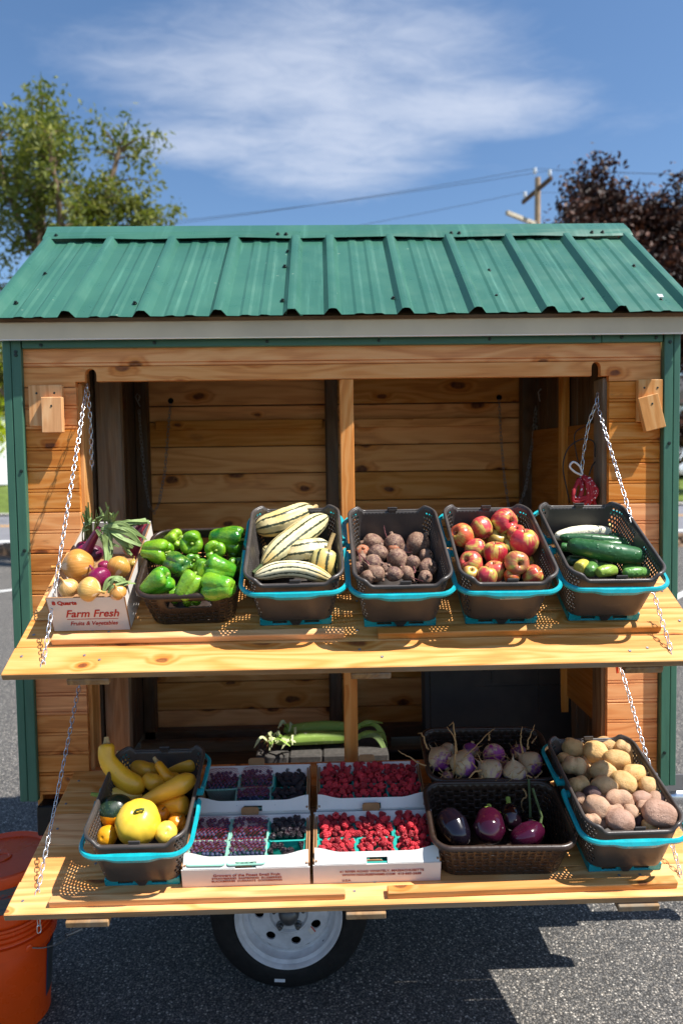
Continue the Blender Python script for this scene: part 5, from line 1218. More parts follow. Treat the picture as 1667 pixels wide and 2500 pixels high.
POTS=[
 (0.717,0.136,0.15,0.034,0.024),
 (0.773,0.171,0.155,0.037,0.03),
 (0.823,0.121,0.145,0.03,0.022),
 (0.87,0.154,0.15,0.031,0.028),
 (0.818,0.216,0.16,0.036,0.029),
 (0.878,0.175,0.135,0.023,0.026),
 (0.762,0.259,0.155,0.036,0.023),
 (0.691,0.222,0.15,0.033,0.032),
 (0.8,0.309,0.16,0.035,0.029),
 (0.851,0.269,0.15,0.035,0.026),
 (0.868,0.322,0.155,0.029,0.025),
 (0.743,0.322,0.155,0.034,0.029),
 (0.677,0.305,0.15,0.032,0.026),
 (0.682,0.161,0.13,0.019,0.016),
 (0.746,0.173,0.125,0.018,0.022),
 (0.697,0.347,0.16,0.022,0.017),
 (0.761,0.378,0.16,0.035,0.019),
 (0.825,0.371,0.155,0.026,0.019),
 (0.871,0.372,0.15,0.026,0.016),
 (0.688,0.409,0.165,0.035,0.026),
 (0.729,0.351,0.14,0.015,0.011),
 (0.734,0.423,0.16,0.025,0.018),
 (0.771,0.428,0.165,0.019,0.018),
 (0.841,0.44,0.165,0.041,0.026),
 (0.821,0.395,0.15,0.019,0.019),
 (0.663,0.444,0.155,0.02,0.017),
 (0.735,0.451,0.155,0.035,0.019),
 (0.797,0.428,0.135,0.019,0.014),
 (0.666,0.348,0.14,0.019,0.017),
 (0.663,0.391,0.14,0.016,0.014),
 (0.73,0.218,0.125,0.018,0.023),
 (0.843,0.305,0.13,0.016,0.013),
 (0.701,0.433,0.135,0.016,0.013),
 (0.814,0.451,0.14,0.019,0.01),
]
def rounds(D, S, rowsn, cont, fn):
    ph = rows_of([(d_[0], d_[1]) for d_ in D], rowsn)
    for i, d_ in enumerate(D): fn(i, d_, S.at(d_[0], d_[1], d_[2]), ph[i]+' of '+cont if ph[i].endswith('row') else ph[i]+' '+cont)
AD = [(.45, .7, .45), (-.3, -.8, .3), (-.5, .2, .4), (.95, .25, .1), (.0, -.35, 1), (0, -.25, 1), (-.1, .0, 1), (.1, .85, .5), (-.6, .3, .6), (.2, .2, .9), (-.2, -.2, 1), (.2, -.4, .8), (.1, .3, 1), (.75, .1, .8), (.0, .2, 1), (.3, .3, .6), (-.3, .2, .8), (.5, .1, .8)]
AC = ['#c43a48', '#c64648', '#cc5c3c', '#c23e48', '#b92c3c', '#bf3846', '#cb5044', '#b8664a', '#cc5048', '#b89a48', '#c9564c', '#bf3c46', '#c98a4c', '#bf4a3c', '#c0562e', '#a31f2e', '#a88f40', '#a8862f']
def mk_apple(i, d_, M, ph):
    r = max(d_[3], d_[4])*1.0; o = put('apple', AP[i % 5], M @ face(AD[i], i*1.3) @ S3(r, r, r), AC[i], ('yellow green apple, ' if i in (9, 12, 16, 17) else 'red apple flushed with green, ')+ph, 'apple', 'apples in the basket')
    link('stem', ASTEM, o); link('calyx', ACAL, o)
rounds(APPLES, US, 4, 'the apple basket', mk_apple)
# ---- beets
BT = [prof_mesh('beet', [(.015, -2.5), (.025, -2.1), (.045, -1.6), (.11, -1.18), (.42, -.86), (.82, -.45), (1, .05), (.86, .55), (.5, .80), (.26, .90), (.20, 1.05), (.12, 1.12), (0, 1.12)], 'beet', 0, 0, .07, i, tail=(-1.0, .35*(-1)**i, .3), nv=44) for i in range(5)]
BD = [(-.9, .1, .2), (-.2, -.4, .6), (.5, -.3, .5), (.1, .3, .9), (.3, -.3, .8), (.6, -.4, .4), (-.45, -.75, .25), (-.05, -.8, .45), (.3, .3, .8), (.2, .5, .7), (.95, .35, .2), (.6, .55, -.4), (.2, .3, .9), (-.9, .3, .2), (-.5, -.5, .3), (.3, .6, .6), (.2, .5, .6), (.6, .4, .2), (.2, .4, .5), (.8, .1, .3)]
def mk_beet(i, d_, M, ph):
    r = max(d_[3]*.9, d_[4], .018)*1.10; og = i in (3, 5); e = d_[3]/max(d_[4], .001); sx_ = min(1.2, e**.35)
    put('beet', BT[i % 5], M @ face(BD[i], i) @ S3(r, r, r*sx_), '#b4582a' if og else ['#644038', '#573638', '#6e4c3e'][i % 3], ('orange beet, ' if og else 'dusty dark red beet, ')+ph, 'beet', 'beets in the basket')
rounds(BEETS, US, 5, 'the beet basket', mk_beet)
def freeroot(S, pts, r, mat, parent):
    P_ = catmull([tuple(S.M @ V((x, -v, h))) for x, v, h in pts], 14); n = len(P_); R_ = random.Random(int(pts[0][0]*1e4)); P_ = [p+V((R_.gauss(0, 1), R_.gauss(0, 1), R_.gauss(0, 1)))*r*.35 for p in P_]
    M = parent.matrix_world.inverted(); MB().tube([M @ p for p in P_], [(r+(r*.28-r)*i/(n-1))/parent.scale[0] for i in range(n)], 6).build('root', mat, parent, smooth='all')
# ---- peppers
PEP = [prof_mesh('pepper', [(.0, -.93), (.16, -1.0), (.42, -1.02), (.66, -.86), (.80, -.45), (.93, .05), (1.0, .48), (.96, .80), (.74, .98), (.46, .95), (.22, .80), (.12, .70), (0, .68)], 'pepper', (4, 3, 4, 3)[i], .20, .05, i, sharp=.55, shoulder=.22, nu=56, nv=40) for i in range(4)]
PST = MB().tube([(0, 0, .66), (0, .01, .82), (.05, .03, .98), (.16, .06, 1.16)], [.15, .10, .085, .12], 7).mesh('stem', 'stemgreen', 'all')
PD = [(.95, .35, .1), (.05, .80, .30), (.95, .2, .0), (.05, .80, .45), (-.5, -.7, -.4), (-.9, .1, .4), (-.2, .2, -.7), (.75, -.1, .5), (.55, -.55, .6), (-.75, -.35, -.2), (.6, .2, .4), (.1, .6, .5), (.3, .2, .8), (.2, .3, .8), (.1, .8, -.6), (-.6, .5, -.3)]
PC = ['#5f9a16', '#559018', '#1f6a1c', '#5f9c1c', '#1d5a2a', '#3c8a1c', '#2b7420', '#3f8f1f', '#72a82a', '#4f9a24', '#86ae2c', '#2f7320', '#235f1c', '#1c5519', '#5d9220', '#3b7d20']
def mk_pep(i, d_, M, ph):
    r = max(d_[3], d_[4])*(.94 if i < 10 else 1.0); e = (1, 1.03, 1.12, .85, 1.0, 1.05, 1.1, 1.12, 1.1, 1.05, 1, 1, 1, 1, 1, 1)[i]
    o = put('pepper', PEP[i % 4], M @ face(PD[i], .6+i*1.1) @ S3(r, r, r*e), PC[i], ('dark green bell pepper, ' if i in (2, 4, 6, 11, 12, 13) else 'bright green bell pepper, ')+ph, 'bell pepper', 'bell peppers in the woven bin'); link('stem', PST, o)
rounds(PEPPERS, US, 4, 'the pepper bin', mk_pep)
# ---- onions
ON = [prof_mesh('onion', [(.0, -.84), (.14, -.88), (.55, -.74), (.92, -.30), (1, .05), (.88, .42), (.55, .74), (.26, .92), (.12, 1.12), (.085, 1.36), (.10, 1.55), (.0, 1.5)], 'onion', 0, 0, .035, i, nu=44) for i in range(4)]
OTU = MB()
for i in range(14): a = i*2.4; OTU.tube([(.06*cos(a), .06*sin(a), -.84), (.13*cos(a), .13*sin(a), -.93), (.20*cos(a+.5), .20*sin(a+.5), -.95)], .012, 4)
OTU = OTU.mesh('roots', 'stemtan', 'all')
OD = [(-.95, .15, .05), (-.35, .85, -.4), (-.5, -.5, .3), (-.3, .1, .9), (.9, .3, .0), (-.1, .2, 1), (.6, -.3, .8), (.2, -.6, .6), (.3, .8, -.7), (.0, .2, 1), (.2, -.4, .8)]
OCc = ['#d99a50', '#dba156', '#84164a', '#e0b070', '#e0b26a', '#da9e58', '#8b1f4c', '#8a1c48', '#86223f', '#5a1236', '#b49a4a']
OO = []
def mk_on(i, d_, M, ph):
    r = max(d_[3]*.95, d_[4])*1.02; k_ = 'red onion' if i in (2, 6, 7, 8, 9) else 'small greenish onion' if i == 10 else 'papery yellow onion'
    o = put('onion', ON[i % 4], M @ face(OD[i], i) @ S3(r, r, r), OCc[i], k_+', '+ph, 'onion', 'onions in the Farm Fresh box'); link('roots', OTU, o); OO.append(o)
rounds(ONIONS, US, 4, 'the Farm Fresh box', mk_on)
bpy.context.view_layer.update()
def blade(pts, w, mat, par, S=US, flat_=.28, name='leaf', tip=.55, seed=0):
    Q = [S.M @ V((x, -v, h)) for x, v, h in pts]; P_ = catmull(Q, 18); Mi = par.matrix_world.inverted() if par else Matrix(); up = S.M.to_3x3() @ V((0, -.5, .85)); R_ = random.Random(seed+int(pts[0][0]*9999))
    ph_ = R_.uniform(0, 6)
    def fn(u, v):
        i = round(v*18); p = P_[i]; t = (P_[min(i+1, 18)]-P_[max(i-1, 0)]).normalized(); s_ = t.cross(up).normalized(); n_ = s_.cross(t); a = 2*pi*u; ww = w*(.75+.5*smooth(0, .4, v))*(1-(1-tip)*smooth(.7, 1, v))*(1+.12*sin(v*9+ph_)); fl = flat_*(1+.4*sin(v*7+ph_))
        tw = .5*sin(v*3+ph_); s2 = s_*cos(tw)+n_*sin(tw); n2 = n_*cos(tw)-s_*sin(tw); return Mi @ (p+s2*cos(a)*ww+n2*(sin(a)*ww*fl+abs(cos(a))*ww*.25))
    return link(name, MB().surf(fn, 14, 18).mesh(name, mat, 'all'), par)
for i, (pts, w) in enumerate(OLEAF):
    par = OO[9] if i < 6 else OO[6] if i < 16 else OO[7] if i < 18 else OO[2]
    
    Rl = random.Random(i)
    for q_ in range(3 if i < 16 else 2):
        pp = [(x+Rl.gauss(0, .0035)*(.3+k2), v+Rl.gauss(0, .003)*(.3+k2), h+Rl.gauss(0, .004)*(.3+k2)) for k2, (x, v, h) in enumerate(pts)]
        blade(pp, w*(1.0 if q_ == 0 else .72), 'onionleaf', par, seed=i*3+q_, flat_=.4 if i < 5 or i in (13, 14, 15) else .14)
def neck(par, pts, ws, color):
    P_ = catmull([tuple(US.M @ V((x, -v, h))) for x, v, h in pts], 16); Mi = par.matrix_world.inverted(); n = len(P_)
    o = MB().tube([Mi @ p for p in P_], [lerp(ws, i/(n-1))/par.scale[0] for i in range(n)], 12).build('neck', 'onion', par, smooth='all'); o.color = (*C(color)[:3], 1)
neck(OO[6], [(-.725, .17, .11), (-.708, .165, .135), (-.688, .16, .165), (-.672, .158, .182)], [.019, .014, .011, .010], '#7a2a4a'); neck(OO[8], [(-.59, .12, .12), (-.578, .11, .145), (-.562, .09, .16)], [.018, .013, .010], '#96304a')
# ---- long vegetables
def gourd(S, pts, radii, mat, color, name, label, cat, group, e0=.16, e1=.16, pw=.5, ribs=0, ribd=0., nu=30, nv=44, bumps=0., bend=None):
    Q = [V((x, -v, h)) for x, v, h in pts]; o0 = sum(Q, V())/len(Q); P_ = catmull([q-o0 for q in Q], nv); radii = list(radii) if isinstance(radii, (tuple, list)) else [radii]; R_ = random.Random(int(abs(o0.x)*1e5)); off = V((R_.uniform(0, 50), R_.uniform(0, 50), 0)); ph_ = R_.random()
    fr = []; up = V((.1, -.2, 1))
    for i in range(nv+1):
        t = (P_[min(i+1, nv)]-P_[max(i-1, 0)]).normalized(); s_ = t.cross(up).normalized(); fr.append((P_[i], t, s_, s_.cross(t)))
    def rad(v):
        c = 1.
        if v < e0: c *= max(0, 1-(1-v/e0)**2)**pw
        if v > 1-e1: c *= max(0, 1-(1-(1-v)/e1)**2)**pw
        return max(.0004, lerp(radii, v)*c)
    def srf(u, v, k_=1.):
        x = v*nv; i = min(int(x), nv-1); f = x-i; p = fr[i][0].lerp(fr[i+1][0], f); s_ = fr[i][2].lerp(fr[i+1][2], f); n_ = fr[i][3].lerp(fr[i+1][3], f); a = 2*pi*(u+ph_); r = rad(v)*k_
        if ribs: r *= 1-ribd*(1-abs(cos(ribs*a/2))**.7)*smooth(0, .1, v)*smooth(0, .1, 1-v)
        if bumps: r *= 1+bumps*max(0, mnoise.noise(V((cos(a)*3.2, sin(a)*3.2, v*18))+off))**1.5
        r *= 1+.03*mnoise.noise(V((cos(a), sin(a), v*3))+off)*2; return p+s_*cos(a)*r+n_*sin(a)*r
    o = put(name, MB().surf(srf, nu, nv).mesh(name, mat, 'all'), S.M @ T(o0), color, label, cat, group); return o, srf, fr, rad
def stemtube(o, fr, end, L, r0, r1, mat, curve=(0, 0, 0), back=.004):
    p, t = (fr[0][0], -fr[0][1]) if end == 0 else (fr[-1][0], fr[-1][1]); c = V((curve[0], -curve[1], curve[2])); MB().tube([p-t*back, p+t*L*.4+c*.2, p+t*L+c], [r0, (r0+r1)*.45, r1], 8).build('stem', mat, o, smooth=40)
def calyx(o, srf, tt, n, mat, k_=1.06, dp=.5):
    MB().surf(lambda u, v: srf(u, max(.001, v*tt*(1-dp*abs(sin(pi*n*u)))), k_), 40, 8).build('calyx', mat, o, smooth='all')
DL = ['cream squash with green stripes lying across the back of its basket', 'long striped cream squash slanting through the middle of its basket', 'striped cream squash lying level with its cut stem to the left', 'round striped squash standing stem up at the right of the squash basket', 'pale striped squash lying along the front rim of its basket', 'shaded striped squash wedged low at the left of the squash basket']
for i, (pts, w) in enumerate(DELICATA):
    o, sf, fr, rd = gourd(US, pts, [w*.8, w*1.1, w*1.16, w*1.05] if i == 1 else [w*1.03, w*1.12, w*1.08], 'delicata', ['#e9d49a', '#e6d9a6', '#efe3b8', '#d9c67a', '#f0e4ba', '#e0cd92'][i], 'delicata_squash', DL[i], 'squash', 'striped squash in the basket', .30, .30, .55, 9, .07, 40)
    if i in (0,): stemtube(o, fr, 1, .018, .007, .009, 'stemtan')
    if i == 1: stemtube(o, fr, 0, .030, .007, .006, 'stemdark')
    if i == 2: stemtube(o, fr, 0, .022, .008, .006, 'stemdark')
    if i == 3: stemtube(o, fr, 0, .030, .008, .006, 'stemtan', (.010, -.004, .02))
    if i == 4: stemtube(o, fr, 1, .004, .004, .004, 'scar')
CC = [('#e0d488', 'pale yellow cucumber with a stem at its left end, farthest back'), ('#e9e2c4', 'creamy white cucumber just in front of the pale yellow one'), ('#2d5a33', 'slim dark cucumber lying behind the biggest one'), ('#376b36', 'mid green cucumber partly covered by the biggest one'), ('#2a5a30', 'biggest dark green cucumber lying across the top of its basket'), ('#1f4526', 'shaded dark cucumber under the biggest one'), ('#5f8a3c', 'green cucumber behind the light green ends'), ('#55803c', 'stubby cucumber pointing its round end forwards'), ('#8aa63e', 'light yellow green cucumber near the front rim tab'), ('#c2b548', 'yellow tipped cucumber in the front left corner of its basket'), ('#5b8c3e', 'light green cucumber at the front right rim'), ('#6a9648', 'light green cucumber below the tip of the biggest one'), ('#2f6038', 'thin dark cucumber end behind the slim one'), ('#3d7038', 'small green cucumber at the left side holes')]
for i, (pts, w) in enumerate(CUKES):
    o, sf, fr, rd = gourd(US, pts, [w*.9, w*1.06, w*1.08, w*.92], 'cuke', CC[i][0], 'cucumber', CC[i][1], 'cucumber', 'cucumbers in the basket', .13, .13, .5, 5, .03, 32, 56, .10)
    if i == 0: stemtube(o, fr, 0, .014, .004, .002, 'stemgreen')
YL = {'Y1': 'tall yellow squash leaning out over the left rim of its basket', 'Y2': 'yellow squash with a crooked neck behind the tall one', 'Y3': 'yellow squash with its fat end in the back right corner', 'Y4': 'small squash with an upright crooked neck in the middle', 'Y5': 'rounded yellow squash end with a dark scar', 'Y6': 'large yellow squash slanting up to the right rim', 'Y7': 'pale squash with a green stem poking left', 'Y8': 'bulging yellow squash under the large slanting one', 'Y15': 'little yellow squash end tucked in the back left corner'}
for pts, w, k_ in YSQUASH:
    o, sf, fr, rd = gourd(LS, pts, w, 'ysquash', {'Y1': '#f6bb30', 'Y7': '#efcc62', 'Y6': '#f2b436', 'Y4': '#eda622'}.get(k_, '#f0b234'), 'yellow_squash', YL[k_], 'squash', 'yellow squash in the basket', .09 if k_ in ('Y1', 'Y2') else .16, .22, .5, 5, .02)
    if k_ in ('Y1', 'Y2', 'Y4', 'Y7', 'Y15'):
        calyx(o, sf, .035, 5, 'stemtan', 1.03, .5); stemtube(o, fr, 0, .016, .011 if k_ == 'Y1' else .008, .007 if k_ == 'Y1' else .005, 'stemgreen' if k_ == 'Y7' else 'stemtan', (-.010, 0, .004) if k_ == 'Y7' else (0, 0, 0))
    if k_ == 'Y5': MB().lathe([(.010, 0), (.007, .002), (0, .0005)], 10).build('scar', 'scar', o, M=T(fr[0][0]-fr[0][1]*.0) @ (-fr[0][1]).to_track_quat('Z', 'Y').to_matrix().to_4x4())
    if k_ == 'Y3': stemtube(o, fr, 1, .012, .004, .004, 'scar', (.0, .012, -.012), .010)
RND = [prof_mesh('round_squash', [(0, -.84), (.2, -.9), (.6, -.76), (.93, -.32), (1, .1), (.88, .55), (.55, .86), (.25, .94), (.12, .90), (0, .88)], 'ysquash', 8, .03, .02, i, nu=48) for i in range(2)]
RST = MB().tube([(0, 0, .86), (.0, .02, .97), (.08, .05, 1.06), (.30, .05, 1.10), (.42, .03, 1.06)], [.085, .06, .055, .055, .065], 8).mesh('stem', 'stemdark', 'all')
YR = [('#f0c840', (.02, .35, .95), 'large round yellow squash with a curved stem on top'), ('#dd8a12', (-.5, .2, .6), 'half green and half orange squash left of the round one'), ('#e6a21c', (-.2, .5, .3), 'orange yellow squash in the front left corner'), ('#dc8a18', (.3, .3, .9), 'small orange squash behind the round one'), ('#efd058', (.25, .6, .7), 'pale yellow squash with a green scar by the front rim'), ('#d98716', (.4, .3, .8), 'dark orange squash at the right side holes')]
for i, d_ in enumerate(YROUND):
    r = (d_[3]+d_[4])/2
    if i == 1:
        M = LS.at(d_[0], d_[1], d_[2]); o, sf, fr, rd = gourd(LS, [(d_[0]-.043, d_[1]+.010, .125), (d_[0]-.005, d_[1]+.0, .14), (d_[0]+.04, d_[1]-.025, .15)], [.031, .042, .032], 'bicolor', '#e0920f', 'bicolour_squash', YR[i][2], 'squash', 'yellow squash in the basket', .35, .35, .5); continue
    o = put('round_squash', RND[i % 2], LS.at(d_[0], d_[1], d_[2]) @ face(YR[i][1], i*.9+2.6) @ S3(r, r, r*.98), YR[i][0], YR[i][2], 'squash', 'yellow squash in the basket')
    if i in (0, 3, 5): link('stem', RST, o, Matrix() if i == 0 else S3(.8, .8, 1))
    if i == 4:
        b = MB()
        for k_ in range(9): a = k_*.7; b.tube([(.05*cos(a), .05*sin(a), .86), (.2*cos(a), .2*sin(a), .90), (.27*cos(a+.2), .27*sin(a+.2), .93)], [.03, .02, .01], 5)
        b.build('scar', 'stemdark', o, smooth='all')
EL = ['long dark eggplant lying at the left of its bin', 'round purple eggplant with a green cap in the middle of its bin', 'dark shaded eggplant standing behind the round one', 'lobed purple eggplant with a long stem at the right', 'dark eggplant with an upright stem at the back right']
for i, (pts, w) in enumerate(EGGS):
    pts = [(x, v+.0, h) for x, v, h in pts]; o, sf, fr, rd = gourd(LS, pts, [q*(1.05 if i else 1.0) for q in w], 'eggplant', ['#110c15', '#330a1e', '#160911', '#3a0d24', '#120b10'][i], 'eggplant', EL[i], 'eggplant', 'eggplants in the woven bin', .22, .30, .5, 3 if i == 3 else 0, .16 if i == 3 else 0, 36)
    if i: calyx(o, sf, .20, 5, 'stemgreen' if i < 3 else 'stemdark', 1.04, .62)
    if i == 1: stemtube(o, fr, 0, .020, .009, .007, 'stemgreen')
    if i == 2: stemtube(o, fr, 0, .022, .008, .007, 'stemgreen')
    if i == 3: stemtube(o, fr, 0, .060, .0045, .0035, 'stemdark', (-.062, -.015, .085))
    if i == 4: stemtube(o, fr, 0, .055, .0045, .0035, 'stemdark', (.0, -.03, .035))
# ---- turnips
TN = [prof_mesh('turnip', [(.01, -1.5), (.04, -1.22), (.14, -1.0), (.5, -.76), (.9, -.3), (1, .08), (.86, .5), (.5, .78), (.24, .86), (.18, .98), (0, 1.0)], 'turnip', 0, 0, .05, i, tail=(-1., .3, -.2)) for i in range(4)]
TCR = MB()
for i in range(9): a = i*.7; TCR.tube([(.12*cos(a), .12*sin(a), .9), (.17*cos(a), .17*sin(a), 1.0), (.15*cos(a), .15*sin(a), 1.10)], [.05, .05, .04], 6)
TCR = TCR.mesh('crown_stubs', 'stemtan', 'all')
TD = [(.45, .7, -.35), (.8, .15, -.3), (.1, .9, -.05), (.7, .4, -.45), (.75, .45, -.5), (.1, .3, -.95), (.2, -.3, .9), (-.3, 0, 1), (-.4, -.2, -.8), (.2, .2, .8), (.1, .1, .7)]
TROOT = [[[(-.033, -.02, .02), (-.05, -.04, .06), (-.06, -.06, .05)], [(-.02, .02, .0), (-.05, .03, .0), (-.10, .03, .035), (-.13, .02, .05)], [(-.01, .04, .0), (.01, .055, -.02), (.015, .06, -.05)], [(-.02, .03, -.01), (-.03, .05, -.03), (-.01, .06, -.06)]],
         [[(-.03, .02, -.03), (-.03, .03, .04), (-.028, .01, .09), (-.05, -.01, .125)], [(-.02, 0, .04), (-.028, .0, .10), (-.03, -.02, .13), (-.04, -.03, .11)], [(.02, .03, .03), (.04, .04, .0), (.045, .05, -.03)], [(0, .02, .04), (.04, .0, .065), (.08, -.02, .095), (.10, -.03, .10)]],
         [[(-.01, -.02, .035), (-.012, -.02, .06)]], [[(-.03, .02, .02), (-.06, .03, .015), (-.085, .05, -.02), (-.09, .06, -.05)], [(-.03, .03, .01), (-.04, .05, -.01), (-.02, .06, -.02)], [(-.02, 0, .02), (-.035, .0, .05), (-.04, -.01, .06)]],
         [[(-.02, -.01, .03), (-.028, -.02, .07), (-.022, -.03, .11)], [(-.004, -.02, .035), (-.002, -.03, .06), (.02, -.05, .10)], [(.01, -.03, .05), (.03, -.05, .06)]], [[(0, .02, .0), (.02, .06, -.03), (.005, .07, -.05), (.01, .08, -.08)], [(.02, .02, .01), (.05, .03, .0), (.07, .03, .02)]]]
def mk_turn(i, d_, M, ph):
    r = max(d_[3], d_[4]*.85)*1.02; o = put('turnip', TN[i % 4], M @ face(TD[i], i) @ S3(r, r, r), ['#7a2f74', '#834083', '#8a1f72', '#8a4a80', '#6e2a70', '#8a6a80', '#74306e', '#5e2a58', '#9a7a58', '#74405c', '#8a5a58'][i], 'purple and white turnip, '+ph, 'turnip', 'turnips in the woven bin'); link('crown_stubs', TCR, o); bpy.context.view_layer.update()
    R_ = random.Random(i); rs = TROOT[i] if i < len(TROOT) else []
    for k_, q in enumerate(rs): freeroot(LS, [(d_[0]+a, d_[1]+c, d_[2]+e) for a, c, e in q], .0034 if k_ < 2 else .0020, 'root', o)
    for k_ in range(7):
        a, c = R_.uniform(-.03, .03), R_.uniform(0, .035); freeroot(LS, [(d_[0]+a, d_[1]+c, d_[2]+.02), (d_[0]+a+R_.uniform(-.02, .02), d_[1]+c+.015, d_[2]+R_.uniform(.0, .04)), (d_[0]+a+R_.uniform(-.045, .045), d_[1]+c+R_.uniform(0, .03), d_[2]+R_.uniform(-.02, .06))], .0012, 'root', o)
rounds(TURNIPS, LS, 3, 'the turnip bin', mk_turn)
# ---- potatoes
def pot_mesh(i):
    off = V((i*5.1, i*2.7, 9)); pinch = i % 4 == 3
    def fn(u, v):
        a = 2*pi*u; th = pi*v; p = V((cos(th), sin(th)*cos(a), sin(th)*sin(a))); k_ = 1+.16*mnoise.noise(p*1.1+off)+.05*mnoise.noise(p*2.6+off)+.012*mnoise.noise(p*7+off)
        for e in range(5): d_ = (p-V((sin(e*2.1+i), cos(e*1.7+i*2), sin(e*3.3+i*.7))).normalized()).length; k_ -= .055*math.exp(-(d_/.13)**2)
        if pinch: k_ *= 1-.20*math.exp(-(p.x/.35)**2)
        q = p*k_; q.z *= .95; q.y += .08*(i % 3-1)*q.x*q.x; return q
    return MB().surf(fn, 30, 22).mesh('potato', 'potato', 'all')
PO = [pot_mesh(i) for i in range(9)]
PANG = {1: -35, 2: -20, 3: -50, 4: -20, 5: -70, 6: -15, 8: -40, 11: -40, 16: -5, 17: 10, 18: -15, 19: -35, 20: -25, 23: -14, 21: 15}
def mk_pot(i, d_, M, ph):
    rx, ry = d_[3]*1.06, max(d_[4], d_[3]*.74)*1.05; red = i in (16, 17, 18, 19, 20, 21, 22, 23, 24, 25, 26, 28, 29, 32); dark = i in (15, 27); tan = ['#d3ac74', '#dfb67a', '#d8b27e', '#dbb684'][i % 4]
    put('potato', PO[i % 9], M @ RZ(PANG.get(i, (i*37) % 50-25)) @ RX((i*71) % 360) @ S3(rx, (rx+ry)/2*.96, (rx+ry)/2*.96 if i % 2 else ry*1.05), '#5a4644' if dark else ['#bb9880', '#c39e82', '#b4907c'][i % 3] if red else tan, ('small dark potato, ' if dark else 'brownish pink potato, ' if red else 'yellow tan potato, ')+ph, 'potato', 'potatoes in the basket')
rounds(POTS, LS, 5, 'the potato basket', mk_pot)
# extra long beet roots
bt = [o for o in bpy.data.objects if o.name.startswith('beet')]
bpy.context.view_layer.update()
for k_, pts in ((6, [(.180, .275, .13), (.187, .30, .125), (.205, .34, .125), (.235, .37, .13)]), (7, [(.217, .285, .12), (.219, .31, .12), (.208, .325, .125), (.190, .335, .13)]), (11, [(.098, .315, .135), (.088, .28, .135), (.072, .24, .13), (.062, .20, .12)]), (1, [(.160, .12, .10), (.152, .11, .12), (.150, .09, .135)]), (5, [(.18, .17, .10), (.20, .19, .105), (.224, .20, .11)]), (16, [(.072, .25, .11), (.066, .22, .12), (.06, .19, .115)])):
    freeroot(US, pts, .0026, 'beetroot', bt[k_])
# ------------------------------------------------------------------ inside the trailer
t = thing('grooved_block', 'dark grey grooved block under the corn ears inside the trailer', 'block', T((-.05, .36, .56)))
b = MB()
for i in range(4): b.box((-.18+.12*i, 0, .185), (.1175, .27, .05), bev=.006)
b.box((0, .005, .08), (.46, .25, .16), bev=.01); b.build('body', 'greyfoam', t)
t = thing('black_tray', 'black plastic tray right of the centre post in the lower opening', 'tray', T((.27, .36, .56)))
b = MB(); b.box((0, 0, .02), (.22, .30, .02), bev=.006)
for c, d_ in (((0, -.15, .06), (.24, .012, .10)), ((0, .15, .06), (.24, .012, .10)), ((-.115, 0, .06), (.012, .29, .10)), ((.115, 0, .06), (.012, .29, .10))): b.box(c, d_, bev=.004)
b.build('body', 'blackplastic', t)
t = thing('folded_table', 'black moulded panel leaning upright behind the turnip bin', 'panel', T((.665, .40, .56)) @ RX(-4))
b = MB(); b.box((0, 0, .41), (.66, .03, .80), bev=.012); b.box((0, -.017, .41), (.60, .006, .74), bev=.0025)
for k_ in (.18, .36): b.box((.30-k_, -.0215, .41+k_*.4), (.004, .004, .5-k_*.6)); b.box((.10-k_*.2, -.0215, .41-.2+k_), (.36, .004, .004))
b.build('panel', 'blackplastic', t); MB().tube([(-.24, -.02, .755), (-.24, -.045, .74), (-.14, -.045, .74), (-.14, -.02, .755)], .006, 6).build('handle', 'blackplastic', t, smooth=True)
# corn
Rc = random.Random(8)
def worldS(M): 
    class Q: pass
    q = Q(); q.M = M; return q
CS = worldS(Matrix())
for i, (a, c, lb) in enumerate((((-.235, .285, .803), (.095, .305, .800), 'front ear of corn in green husk with torn pale husk at its tip'), ((-.20, .36, .815), (.10, .38, .812), 'back ear of corn in green husk lying behind the front one'))):
    a, c = V(a), V(c); pts = [(a.x, -a.y, a.z), ((a.x+c.x)/2, -(a.y+c.y)/2, (a.z+c.z)/2+.006), (c.x, -c.y, c.z)]
    o, sf, fr, rd = gourd(CS, pts, [.013, .023, .024, .021, .010], 'husk', '#5f8230', 'corn_ear', lb, 'corn', 'ears of corn', .10, .10, .5, 9, .05)
    bpy.context.view_layer.update()
    for k_ in range(20 if i == 0 else 6):                  # torn husk strips round the tip
        p = a+V((Rc.uniform(-.02, .09), Rc.uniform(-.03, .02), .005)); e = p+V((Rc.uniform(-.05, .08), Rc.uniform(-.07, .02), Rc.uniform(-.025, .025))); m = (p+e)/2+V((0, 0, Rc.uniform(.008, .03)))
        blade([(q.x, -q.y, q.z) for q in (p, m, e)], Rc.uniform(.0025, .006), 'huskdry' if k_ % 3 else 'husk', o, CS, .12, 'husk_strip', .3, k_)
    b = MB()
    for k_ in range(26):
        p = a+V((Rc.uniform(-.012, .01), Rc.uniform(-.01, .01), Rc.uniform(-.01, .01))); e = p+V((Rc.uniform(-.035, .01), Rc.uniform(-.03, .02), Rc.uniform(-.04, .02))); Mi = o.matrix_world.inverted(); b.tube([Mi @ p, Mi @ ((p+e)/2+V((0, 0, .008))), Mi @ e], .0009, 4)
    b.build('silk', 'silk', o)
    st = c; blade([(c.x-.01, -c.y, c.z), (c.x+.045, -(c.y-.01), c.z+.012), (c.x+.075, -(c.y-.02), c.z-.02), (c.x+.095, -(c.y-.03), c.z-.09)], .008, 'onionleaf' if i == 0 else 'husk', o, CS, .15, 'leaf', .4, 40+i)
    blade([(c.x-.02, -c.y, c.z+.005), (c.x+.03, -c.y, c.z+.02), (c.x+.08, -c.y, c.z+.015)], .007, 'husk', o, CS, .4, 'shank', .7, 50+i)
